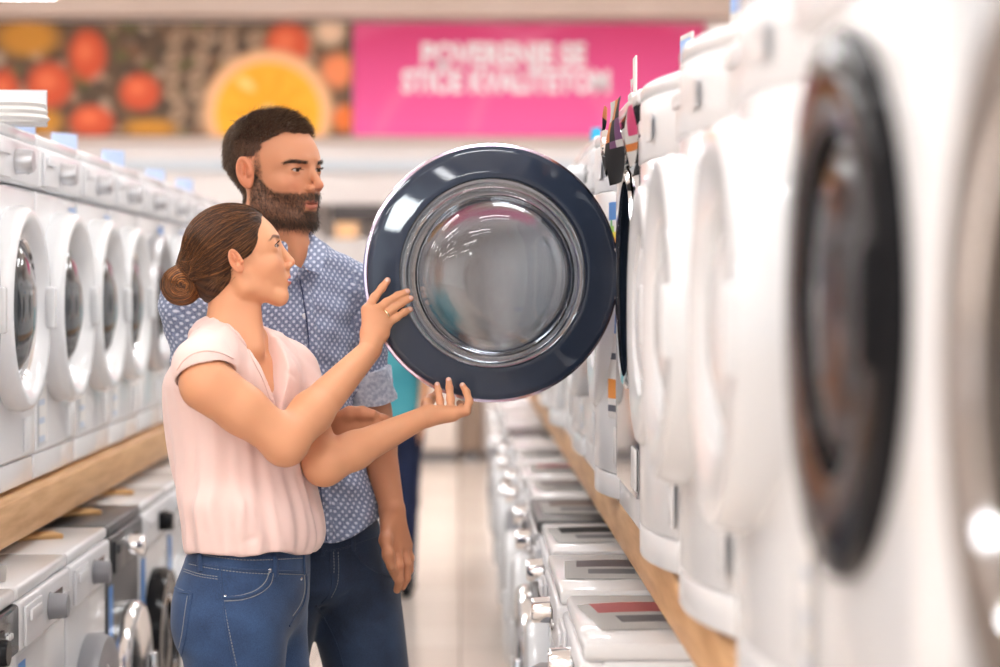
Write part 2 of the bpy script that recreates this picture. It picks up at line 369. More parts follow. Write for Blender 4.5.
def washer(style, w=.595, h=.85, label='', group=None, d=.56):
    """front faces local -Y; origin at the foot, middle of the front"""
    st = dict(body='enamel', ring='enamel', glass='darkglass', trim='chrome', knob='silver', panel='plastic', flare=True, r=.235, door='closed', knobx=.0, lip=.05, cz=.43, label_=0, disp='black', flush=0)
    st.update(style)
    t = empty('washing_machine', (0, 0, 0), 0, label, 'washing machine', group)
    hw = w / 2; cz = st['cz']; r = st['r']; yf = 0.0; bow = st['flush'] * .055
    B = M[st['body']]
    bm = bmesh.new()
    if st['door'] == 'closed':
        box(bm, -hw, hw, .03, d, .012, h - .03, .004, 2)
    else:
        for q in ((-hw, -hw + .01, .03, d), (hw - .01, hw, .03, d)): box(bm, q[0], q[1], q[2], q[3], .012, h - .03)
        box(bm, -hw + .01, hw - .01, d - .01, d, .012, h - .03)
        box(bm, -hw + .01, hw - .01, .03, d - .01, .012, .02)
    bm_obj('body', bm, B, t)
    # front sheet: softly rounded towards the sides
    bm = bmesh.new()
    if bow: bowed(bm, hw - .001, .068, h - .135, bow, .032, .003)
    elif st['door'] == 'closed':
        box(bm, -hw + .001, hw - .001, yf, .032, .075, h - .135, .024 if st['flush'] else .012, 4, edges=lambda e: all(v.co.y < .01 for v in e.verts) or abs(e.verts[0].co.y - e.verts[1].co.y) > .01 and False)
    else:
        porthole_panel(bm, w - .002, .075, h - .135, cz, r - .02, yf, .032)
    bm_obj('front_panel', bm, B, t)
    bm = bmesh.new()
    if bow: bowed(bm, hw - .002, .012, .066, bow, .034, .004)
    else: box(bm, -hw + .003, hw - .003, .008, .034, .012, .073, .004)
    bm_obj('kick_plate', bm, B, t)
    bm = bmesh.new()
    if bow: bowed(bm, hw - .001, h - .03, h, bow, d, .010)
    else: box(bm, -hw - .002 + .003, hw + .002 - .003, -.004, d, h - .03, h, .009, 3)
    bm_obj('top_lid', bm, B, t)
    # control panel
    bm = bmesh.new()
    if bow: bowed(bm, hw - .001, h - .1345, h - .0302, bow, .034, .002)
    else: box(bm, -hw + .001, hw - .001, yf - (.0 if st['flush'] else .012), .034, h - (.1348 if st['flush'] else .133), h - .0302, .016 if st['flush'] else .01, 3, edges=(lambda e: abs(e.verts[0].co.z - e.verts[1].co.z) > .05) if st['flush'] else None)
    cp = bm_obj('control_panel', bm, M[st['panel']], t)
    bm = bmesh.new(); lathe(bm, [(0, -.052), (.024, -.052), (.027, -.046), (.029, -.012), (.031, -.0125)] if not st['flush'] else [(0, -.020), (.026, -.020), (.028, -.017), (.029, -.002)], (st['knobx'], 0, h - .083), 'y', 28)
    if st['flush']: bm.free()
    else: bm_obj('knob', bm, M[st['knob']], cp)
    if st['flush']: dtop = .0
    bm = bmesh.new(); box(bm, st['knobx'] + .05, st['knobx'] + .14, -.0145, -.0125, h - .105, h - .06, .001, 1); dsp = bm_obj('display', bm, M['plastic' if st['flush'] else st['disp']], cp); dsp.location.y = -bow * .7
    for k in range(0 if st['flush'] else 3):
        bm = bmesh.new(); lathe(bm, [(0, -.017), (.006, -.017), (.007, -.0125)], (st['knobx'] + .165 + .02 * k, 0, h - .083), 'y', 12)
        bm_obj('button', bm, M['silver'], cp)
    bm = bmesh.new(); box(bm, -hw + .02, -hw + .19, -.02, -.0125, h - .125, h - .042, .004, 2); dr = bm_obj('detergent_drawer', bm, M[st['panel']], t); dr.location.y = -bow * .55 + (.012 if bow else 0)
    bm = bmesh.new(); box(bm, -hw + .04, -hw + .15, -.028, -.0205, h - .075, h - .052, .003, 2); bm_obj('drawer_handle', bm, M['plastic'] if st['body'] != 'graphite' else M['graphite'], dr)
    # small service flap and feet
    bm = bmesh.new(); box(bm, hw - .15, hw - .03, -.003, -.0005, .09, .17, .002, 2); ff = bm_obj('filter_flap', bm, B, t); ff.location.y = -bow * .45
    for sx in (-1, 1):
        for y in (.07, d - .06):
            bm = bmesh.new(); lathe(bm, [(.022, 0), (.022, .006), (.012, .008), (.012, .013)], (sx * (hw - .06), y, 0), 'z', 14); bm_obj('foot', bm, M['rubber'], t)
    # door
    def door_mesh(par, name='door'):
        bm = bmesh.new()
        lp = st['lip']
        if st['flare']:
            prof = [(r, -.0005), (r + .002, -lp * .5), (r - .004, -lp * .86), (r - .016, -lp), (r - .03, -lp * .95), (r - .075, -lp * .35), (r - .078, -.002), (r - .02, -.0005)]
        else:
            prof = [(r, -.0005 + bow * .6), (r + .001, -lp * .6), (r - .008, -lp), (r - .05, -lp * 1.05), (r - .085, -lp * .8), (r - .088, -.002 + bow * .6), (r - .02, -.0005 + bow * .6)]
        lathe(bm, prof, (0, 0, 0), 'y', 64, close=True)
        dr = bm_obj(name, bm, M[st['ring']], par, auto=50)
        ri = r - .079 if st['flare'] else r - .088
        bm = bmesh.new(); lathe(bm, [(0, -lp * 1.0), (ri * .35, -lp * .95), (ri * .7, -lp * .72), (ri * .92, -lp * .42), (ri, -lp * .2), (ri, -.003), (0, -.003)], (0, 0, 0), 'y', 48)
        bm_obj('door_glass', bm, M[st['glass']], dr)
        if st['trim']:
            bm = bmesh.new(); q = -lp * (.4 if st['flare'] else .85)
            lathe(bm, [(ri + .001, q), (ri + .006, q - .006), (ri + .012, q - .003), (ri + .012, q + .004)], (0, 0, 0), 'y', 48, close=True)
            bm_obj('door_trim', bm, M[st['trim']], dr)
        bm = bmesh.new(); box(bm, r - .045, r - .01, -lp - .012, -lp * .8, -.05, .05, .006, 3); bm_obj('door_handle', bm, M[st['ring']], dr)
        return dr
    if st['door'] == 'closed':
        dr = door_mesh(t); dr.location = (0, -bow * .8, cz)
    if st['label_']:
        sheet(t, st['label_'], hw, h, bow)
    return t
def sheet(t, kind, hw, h, bow=0):
    bw = lambda x: -bow * (1 - (x / hw) ** 2) + .018 * (1 - math.sqrt(max(0, 1 - max(0, (abs(x) / hw - .9) / .1) ** 2)))*(bow > 0)
    """energy and feature stickers on the front sheet"""
    def st(x0, x1, z0, z1, fn, name='energy_label'):
        bm = bmesh.new()
        nx = 8; nz = 16
        g = [[bm.verts.new((x0 + (x1 - x0) * i / nx, bw(x0 + (x1 - x0) * i / nx) - .0022, z0 + (z1 - z0) * j / nz)) for j in range(nz + 1)] for i in range(nx + 1)]
        
        for i in range(nx):
            for j in range(nz):
                f = bm.faces.new((g[i][j], g[i + 1][j], g[i + 1][j + 1], g[i][j + 1])); f.material_index = fn((i + .5) / nx, (j + .5) / nz)
        return bm_obj(name, bm, LABM, t, smooth=False)
    def energy(u, v):
        if v > .84: return 1
        if .40 < v < .80:
            k = int((.80 - v) / .058); return (2, 3, 4, 5, 5, 6, 7)[min(k, 6)] if .1 < u < .3 + k * .08 else (8 if u > .72 and .62 < v < .7 else 0)
        return 8 if v < .34 and (int(u * 6) % 2 == 0) and (int(v * 18) % 2 == 0) else 0
    if kind & 1: st(hw - .115, hw - .02, h - .37, h - .16, energy)
    if kind & 2: st(-hw + .02, -hw + .12, .10, .34, lambda u, v: (1 if v > .9 else (9 if int(v * 16) % 3 == 0 and u < .8 else 0)), 'feature_label')
    if kind & 4: st(hw - .12, hw - .03, .19, .42, lambda u, v: (5 if .2 < v < .35 else 1 if v > .8 else 8 if int(v * 16) % 4 == 1 else 0), 'feature_label')
    if kind & 8: st(-hw + .015, -hw + .09, h - .31, h - .16, lambda u, v: 1, 'blue_sticker')
    if kind & 16: st(hw - .11, hw - .03, h - .42, h - .16, lambda u, v: 8 if v < .12 else 10 if v < .86 and u > .2 else 9, 'price_label')
LABM = [M['paper'], M['blue'], mat('label_green', lin(60, 160, 80), .5), mat('label_lime', lin(150, 200, 70), .5), mat('label_yellow', lin(240, 220, 60), .5),
        mat('label_orange', lin(240, 150, 50), .5), mat('label_red_orange', lin(235, 100, 50), .5), mat('label_red', lin(220, 50, 50), .5), mat('label_grey', lin(80, 85, 100), .5), mat('label_pale', lin(190, 200, 215), .5), mat('label_cream', lin(235, 212, 190), .5)]
RIGHT, LEFT = -PI / 2, PI / 2
def place(proto, used, x, y, z, rz, label, group):
    t = proto if not used.get(proto.name) else copy_tree(proto); used[proto.name] = 1
    t.location = (x, y, z); t.rotation_euler = (0, 0, rz); t['label'] = label; t['group'] = group
    return t
USED = {}
# ---------------- right upper row: near corners every 0.62 m ; the open one spans 4.02 .. 4.62
ST0 = ST + .0005
def near_y(k): return 4.02 + .62 * k
G1 = 'washing machines on the right shelf'
pA = washer(dict(ring='enamel', label_=2 | 4 | 16, knob='plastic'), label='x')
pW = washer(dict(ring='enamel', glass='enamel', trim=None, label_=0, knob='plastic', flare=False, r=.235, lip=.05, flush=1), h=.826, label='x')
pB = washer(dict(ring='black', glass='black', flare=False, label_=2, r=.236, lip=.02, trim=None, cz=.46, knob='plastic', flush=.25), label='x')
pC = washer(dict(ring='enamel', glass='plastic', label_=1 | 4 | 2, flare=False, r=.225, lip=.02, trim=None, knob='plastic', flush=1), h=.826, label='x')
pD = washer(dict(ring='brownmetal', glass='black', body='enamel', flare=False, r=.243, lip=.03, flush=.25), label='x')
for q in (pA, pW, pB, pC, pD): note_kids(q)
cy = lambda k: near_y(k) + .30
place(pD, USED, .368, cy(-5), ST0, RIGHT, 'white washer with brown rimmed dark door, nearest at the right edge of the photo', G1)
place(pB, USED, .345, cy(-4) + .01, ST0, RIGHT, 'white washer with big round black door close to the camera on the right', G1)
place(pW, USED, .380, cy(-3), ST0, RIGHT, 'white washer with white door just beyond the big black door', G1)
place(pW, USED, .374, cy(-2), ST0, RIGHT, 'white washer, third in front of the open machine on the right shelf', G1)
place(pC, USED, .368, cy(-1), ST0, RIGHT, 'white washer with flat white door next in front of the open machine', G1)
# ---------------- the open machine
def open_washer():
    t = washer(dict(door='open', cz=.495, r=.215, body='enamel', panel='black', disp='silver', label_=0, knob='chrome'), h=.85, label='x')
    t.location = (.335, near_y(0) + .30, ST0); t.rotation_euler = (0, 0, RIGHT)
    for c in bpy.data.objects:
        if c.parent == t and c.name.startswith('front_panel'):
            c.data.materials.clear(); c.data.materials.append(M['navygloss'])
    # drum, gasket seen through the opening
    bm = bmesh.new(); lathe(bm, [(.205, .005), (.212, .02), (.2, .05), (.175, .07), (.168, .1), (.178, .1), (.186, .07), (.21, .055), (.222, .03)], (0, 0, .495), 'y', 48, close=True)
    bm_obj('door_gasket', bm, M['rubber'], t)
    bm = bmesh.new(); lathe(bm, [(.16, .1), (.235, .11), (.24, .14), (.24, .42), (.2, .45), (0, .44)], (0, 0, .495), 'y', 48); bm_obj('drum', bm, M['steel'], t)
    bm = bmesh.new(); lathe(bm, [(.196, -.006), (.212, -.008), (.222, -.002), (.222, -.0005), (.196, -.0005)], (0, 0, .495), 'y', 64, close=True); bm_obj('opening_ring', bm, M['chrome'], t)
    for k in range(2):
        bm = bmesh.new(); box(bm, .5, .51, 0, .01, 0, .01); bm.free()
    bpy.context.view_layer.update()
    MI = (Matrix.Translation(t.location) @ Matrix.Rotation(RIGHT, 4, 'Z')).inverted()
    c = P(493, 273, 4.50)
    # local +Y of the door points away from the camera; it is opened a little short of a right angle
    MD = MI @ Matrix.Translation(c) @ Matrix.Rotation(math.radians(9), 4, 'Z')
    R = .2672
    def sub(name, prof, m, par, seg=128, c0=(0, 0, 0), close=True, auto=40):
        bm = bmesh.new(); lathe(bm, prof, c0, 'y', seg, close=close); return bm_obj(name, bm, m, par, auto=auto)
    gm = mat('door_ring_gloss', lin(50, 59, 76), .025)
    door = sub('door', [(.1965, -.010), (.200, -.0165), (.206, -.0178), (.209, -.0177), (.215, -.0173), (R - .020, -.0150), (R - .014, -.0146), (R - .012, -.0144), (R - .003, -.009), (R - .001, .000), (R - .001, .014), (.21, .016), (.1965, .010)], gm, t)
    door.matrix_local = MD
    pm = mat('violet_chrome', (.72, .62, .80), .16, metal=1)
    sub('door_rim', [(R - .001, .0005), (R + .0035, .002), (R + .005, .010), (R + .003, .030), (R - .006, .036), (.21, .036), (.21, .0165), (R - .001, .0145)], pm, door)
    gl = mat('bowl_glass', (.86, .88, .90), .02, trans=1, ior=1.40); gl.node_tree.nodes['Principled BSDF'].inputs['Coat Weight'].default_value = 0
    # bowl: flange, stepped neck, deep domed front bulging to the camera
    o_ = [(.1955, .004), (.1955, -.004), (.190, -.0125), (.184, -.014), (.1815, -.010), (.179, -.018), (.174, -.034), (.168, -.040), (.1635, -.038), (.160, -.055), (.152, -.078), (.139, -.094), (.118, -.103), (.08, -.109), (.04, -.1115), (0, -.112)]
    i_ = [(0, -.106), (.04, -.1055), (.08, -.103), (.114, -.097), (.133, -.088), (.145, -.073), (.153, -.052), (.156, -.033), (.164, -.030), (.171, -.014), (.176, -.004), (.186, .004)]
    bm = bmesh.new(); lathe(bm, o_ + i_, (0, 0, 0), 'y', 128, close=True); bowl = bm_obj('glass_bowl', bm, gl, door, auto=60); bowl.location = (-.002, 0, -.006)
    # ridges moulded in the glass
    # smoked outer pane
    pg = mat('smoked_pane', (.36, .38, .41), .20, trans=1, ior=1.2)
    bm = bmesh.new(); lathe(bm, [(0, .030), (.2095, .030), (.2095, .0345), (0, .0345)], (0, 0, 0), 'y', 96); bm_obj('outer_pane', bm, pg, door, auto=40)
    # catch and hinge on the ring
    bm = bmesh.new(); box(bm, R - .012, R + .042, -.006, .026, -.055, .055, .006, 3); box(bm, R + .028, R + .046, -.012, .03, -.07, .07, .004, 2)
    bm_obj('hinge', bm, M['chrome'], door)
    # small arrow mark low on the ring
    bm = bmesh.new()
    for s in (-1, 1): tube(bm, [(-.004, -.0145, -.2365), (.004, -.0145, -.2365 + s * .005)], .0008, 6)
    bm_obj('arrow_mark', bm, M['silver'], door)
    tag(t, 'open washing machine whose big round glass door swings out over the aisle', group=G1)
    return t
opn = open_washer(); C_DOOR = P(493, 273, 4.50)
far = ['washer next beyond the open machine, partly hidden by the round glass door', 'second washer beyond the open machine on the right shelf', 'third washer beyond the open machine on the right shelf']
for k in range(1, 12):
    place((pA, pC, pA, pB)[k % 4], USED, (.34, .37, .34, .34)[k % 4] - .004 * (k % 3), cy(k), ST0, RIGHT,
          far[k - 1] if k < 4 else 'white washing machine far down the right shelf, blurred behind the glass door', G1)
# ---------------- left upper row
G2 = 'washing machines on the left shelf'
lw = .55
qA = washer(dict(ring='enamel', label_=4 | 2, r=.235), w=lw, label='x'); qB = washer(dict(ring='enamel', label_=1 | 16 | 2, r=.24, lip=.06, trim=None), w=lw, label='x')
qC = washer(dict(ring='silver', glass='black', label_=4 | 1, r=.225, trim='steel'), w=lw, label='x')
for q in (qA, qB, qC): note_kids(q)
ll = ['white washer at the left edge of the photo, its door cut by the frame', 'second white washer on the left shelf with a cream price label', 'third washer on the left shelf with a silver door ring',
      'fourth white washer on the left shelf, counting from the left edge', 'fifth white washer on the left shelf, counting from the left edge', 'sixth white washer on the left shelf, near the woman\'s hair bun']
for k in range(13):
    Y = 4.39 + .56 * k
    lab = 'white washer just outside the left edge of the photo' if k == 0 else ll[k - 1] if k < 7 else 'white washing machine far down the left shelf behind the couple'
    place((qC, qB, qA, qC, qB, qA)[(k + 4) % 6] if k > 2 else (qA, qA, qB)[k], USED, -1.028, Y, ST0, LEFT, lab, G2)
# ---------------- lower rows
HL = .85; Z0 = .0455
G3, G4 = 'washing machines in the left floor row', 'washing machines in the right floor row'
lA = washer(dict(body='enamel_warm', ring='enamel', knob='greyplastic', knobx=.03, label_=8, r=.2, cz=.4, glass='black'), w=.55, h=HL, label='x')
lB = washer(dict(body='enamel_warm', ring='greyplastic', glass='black', knob='greyplastic', knobx=.03, flare=False, r=.22, cz=.4, label_=0), w=.55, h=HL, label='x')
lC = washer(dict(body='graphite', ring='chrome', glass='black', panel='graphite', knob='chrome', knobx=.03, label_=8, r=.22, cz=.4, trim='steel'), w=.55, h=HL, label='x')
lD = washer(dict(body='enamel_warm', ring='black', glass='black', knob='black', knobx=.05, label_=8, flare=False, r=.235, cz=.4), w=.55, h=HL, label='x')
lE = washer(dict(body='enamel', ring='enamel', knob='black', panel='black', knobx=-.02, label_=0, r=.2, cz=.4), w=.55, h=HL, label='x')
rA = washer(dict(body='enamel_warm', ring='enamel', knob='chrome', knobx=.0, r=.225, cz=.42, lip=.055), h=HL, label='x')
rB = washer(dict(body='enamel', ring='greyplastic', glass='black', knob='chrome', knobx=.0, flare=False, r=.23, cz=.42), h=HL, label='x')
rC = washer(dict(body='graphite', ring='chrome', glass='black', panel='silver', knob='chrome', knobx=.0, r=.22, cz=.42), h=HL, label='x')
for q in (lA, lB, lC, lD, lE, rA, rB, rC): note_kids(q)
lows = [(lE, 'white washer with black panel cut off at the lower left corner'), (lA, 'silvery white washer with grey knob and white ring door, lower left'), (lB, 'white washer with dark grey door below the left shelf'),
        (lC, 'dark brown grey washer with chrome door ring below the left shelf'), (lD, 'white washer with black door and blue sticker just left of the woman'), (lA, 'white washer in the left floor row partly hidden by the pink blouse')]
for k in range(12):
    Y = 4.09 + .565 * k
    pr, lab = lows[k] if k < 6 else ((lB, lD, lA)[k % 3], 'washing machine in the left floor row hidden behind the couple')
    place(pr, USED, -.905, Y, Z0, LEFT, lab, G3)
rl = ['white washer with reddish leaflet on top, lowest in the photo under the right shelf', 'second floor washer under the right shelf, counting from the bottom of the photo', 'third floor washer under the right shelf, counting from the bottom of the photo',
      'fourth floor washer under the right shelf, counting from the bottom of the photo', 'fifth floor washer under the right shelf, counting from the bottom of the photo']
rowR = []
for k in range(13):
    Y = 3.95 + .655 * k
    pr = (rA, rB, rA, rC, rA)[k % 5]
    rowR.append(place(pr, USED, .215 - .01 * (k % 2), Y, Z0, RIGHT, rl[k] if k < 5 else 'washing machine far down the right floor row beside the aisle', G4))
# ---------------- papers and cards on the machines
def paper(x, y, z, w, d, rz, label, m1, name='leaflet', cat='leaflet', group=None):
    bm = bmesh.new(); n = 8
    g = [[bm.verts.new(((i / n - .5) * w, (j / n - .5) * d, .002 + .004 * math.sin(3 * i / n) * (j / n))) for j in range(n + 1)] for i in range(n + 1)]
    for i in range(n):
        for j in range(n):
            f = bm.faces.new((g[i][j], g[i + 1][j], g[i + 1][j + 1], g[i][j + 1])); f.material_index = 1 if (1 <= i < n - 1 and j >= 5) else (2 if (i in (2, 3, 4, 5) and j in (2, 3)) else 0)
    sol = bmesh.ops.solidify(bm, geom=bm.faces[:], thickness=.0015)
    o = bm_obj(name, bm, [M['paper'], m1, M['greyplastic']], auto=60); o.location = (x, y, z + .0015); o.rotation_euler = (0, 0, rz)
    return tag(o, label, cat, group)
ztop = Z0 + HL
mg = mat('picture_print', lin(120, 110, 115), .35); mr = mat('red_print', lin(215, 120, 120), .4); mt = mat('photo_print', lin(150, 130, 120), .4)
for k, (dx, w, d, rz, m1) in enumerate(((.12, .2, .3, .1, mr), (.11, .2, .28, -.05, mg), (.12, .22, .3, .05, M['blackmat']), (.11, .2, .3, 0, mt), (.12, .2, .28, .1, mg), (.12, .2, .28, .0, mr), (.11, .2, .3, .1, mg))):
    paper(.215 + dx, 3.95 + .655 * k, ztop, w, d, rz, ['open leaflet with a reddish print on the nearest floor washer under the right shelf', 'leaflet with grey picture on the second floor washer under the right shelf', 'leaflet with a black block on the third floor washer under the right shelf',
          'leaflet with a brown picture on the fourth floor washer under the right shelf', 'small leaflet on the fifth floor washer under the right shelf', 'small leaflet on the sixth floor washer under the right shelf', 'small leaflet on the seventh floor washer under the right shelf'][k], m1, group='leaflets on the right floor row')
paper(-1.06, 4.55, ztop, .2, .26, .2, 'leaflet with red print on top of the silvery washer at the lower left', mr, group='leaflets on the left floor row')
for k, (Y, lb) in enumerate(((5.22, 'brown tape strip on the white washer with dark grey door'), (5.78, 'brown cardboard strip on the dark brown grey washer'), (6.35, 'brown cardboard strip on the washer with black door and blue sticker'))):
    bm = bmesh.new(); box(bm, -.1, .1, -.04, .04, 0, .012, .003); o = bm_obj('cardboard_strip', bm, M['amber']); o.location = (-1.07, Y, ztop + .0005); o.rotation_euler = (0, 0, .5)
    tag(o, lb, 'cardboard', 'cardboard strips on the left floor row')
zt = ST0 + .85
def card(x, y, z, w, h, rz, label, kind, name='price_card', tilt=0):
    t = empty(name, (x, y, z), rz, label, 'card')
    bm = bmesh.new(); box(bm, -.002, .002, -w / 2, w / 2, .012, h, .0008, 1); bm_obj('card', bm, M['paper'], t)
    bm = bmesh.new(); box(bm, -.012, .012, -w / 2, w / 2, .0, .012, .002); bm_obj('base', bm, M['clear'] if kind else M['plastic'], t)
    for s in (-1, 1):
        bm = bmesh.new(); box(bm, s * .0035 - .001, s * .0035 + .001, -w * .4, w * .4, h * .55, h * .9, 0)
        if kind: bm_obj('printed_panel', bm, M['palebl'] if kind == 1 else M['blue'], t)
        else: bm.free()
    return t
card(P(635, 60, 4.27).x, 4.27, zt, .06, .085, .0, 'thin upright white card seen edge-on above the right machines in front of the pink banner', 0)
card(P(687, 40, 3.85).x, 3.85, zt - .024, .085, .105, .14, 'white card with blue print standing on a right shelf washer beside the pink banner', 1)
card(P(742, 10, 3.18).x, 3.18, zt - .024, .10, .11, .2, 'white card with blue print standing at the top edge of the photo on the right', 1)
# cards and small packs along the left row tops
t = empty('display_pack', (P(12, 130, 4.95).x, 4.92, zt), 0, 'clear packed hose coil with grey header card on the first left shelf washer', 'pack')
bm = bmesh.new()
for k in range(3): lathe(bm, [(.075 - .004 * k, .012 + .016 * k), (.083 - .004 * k, .004 + .016 * k), (.091 - .004 * k, .012 + .016 * k), (.083 - .004 * k, .02 + .016 * k)], (0, 0, 0), 'z', 40, close=True)
bm_obj('hose', bm, M['paper'], t)
bm = bmesh.new(); box(bm, -.09, .07, .08, .09, 0, .085, .002); bm_obj('header_card', bm, M['silver'], t)
lb = ['pale blue card on top of the second left shelf washer', 'pale blue card on top of the third left shelf washer', 'pale blue card on top of the fourth left shelf washer', 'pale blue card on top of the sixth left shelf washer', 'pale blue card on top of the seventh left shelf washer']
for k, Y in enumerate((5.22, 5.9, 6.6, 7.65, 8.3)):
    t = empty('price_card', (-1.06 - .02 * (k % 2), Y, zt), .9, lb[k], 'card', 'pale blue cards on the left shelf washers')
    bm = bmesh.new(); vs = box(bm, -.045, .045, -.002, .002, .0, .05, .0008, 1); bm_obj('card', bm, mat('faded_blue_card', lin(188, 206, 240), .6), t)
    bm = bmesh.new(); box(bm, -.055, .055, .0025, .035, .0, .003); bm_obj('foot', bm, M['plastic'], t)
# bottle with blue cap
c = P(597, 160, 6.9)
t = empty('detergent_bottle', (c.x, 6.93, zt), 0, 'white bottle with a bright blue cap on a right shelf washer beyond the glass door', 'bottle')
bm = bmesh.new(); lathe(bm, [(0, 0), (.036, .002), (.04, .012), (.04, .07), (.03, .09), (.016, .1), (.016, .108), (0, .108)], (0, 0, 0), 'z', 28); bm_obj('body', bm, M['plastic'], t)
bm = bmesh.new(); lathe(bm, [(0, .1), (.019, .1), (.02, .105), (.018, .14), (.014, .145), (0, .145)], (0, 0, 0), 'z', 24); bm_obj('cap', bm, mat('blue_cap', lin(50, 170, 215), .35), t)
# hanging leaflets on the open machine's top edge
def hanging(x, y, zb, w, h, label, fn, rz=0):
    bm = bmesh.new(); nx, nz = 6, 12
    g = [[bm.verts.new((.006 * math.sin(j * .5 + i * .4), (i / nx - .5) * w, j / nz * h)) for j in range(nz + 1)] for i in range(nx + 1)]
    for i in range(nx):
        for j in range(nz): f = bm.faces.new((g[i][j], g[i + 1][j], g[i + 1][j + 1], g[i][j + 1])); f.material_index = fn(i, j)
    bmesh.ops.solidify(bm, geom=bm.faces[:], thickness=.001)
    o = bm_obj('hanging_leaflet', bm, LF, auto=60); o.location = (x, y, zb); o.rotation_euler = (0, 0, rz); return tag(o, label, 'leaflet', 'leaflets hanging on the right shelf washers')
LF = [M['paper'], mat('orange_print', lin(235, 150, 60), .4), mat('purple_print', lin(130, 70, 130), .4), M['blackmat'], mat('magenta_print', lin(225, 80, 140), .4), M['blue']]
hanging(.302, 4.20, zt - .17, .16, .165, 'colourful orange and purple leaflet hung on the top front of the open machine', lambda i, j: 3 if j < 5 else (1, 0, 2, 3)[(i // 2 + j // 3) % 4], .1)
hanging(.300, 4.46, zt - .14, .12, .14, 'dark and orange leaflet hung on the open machine, behind the colourful one', lambda i, j: 1 if j > 9 else 3, -.05)
hanging(.312, 3.92, zt - .15, .1, .16, 'small white and magenta leaflet hung on the flat white washer', lambda i, j: 4 if 3 < j < 8 and i < 4 else (1 if j == 2 else 0), .05)
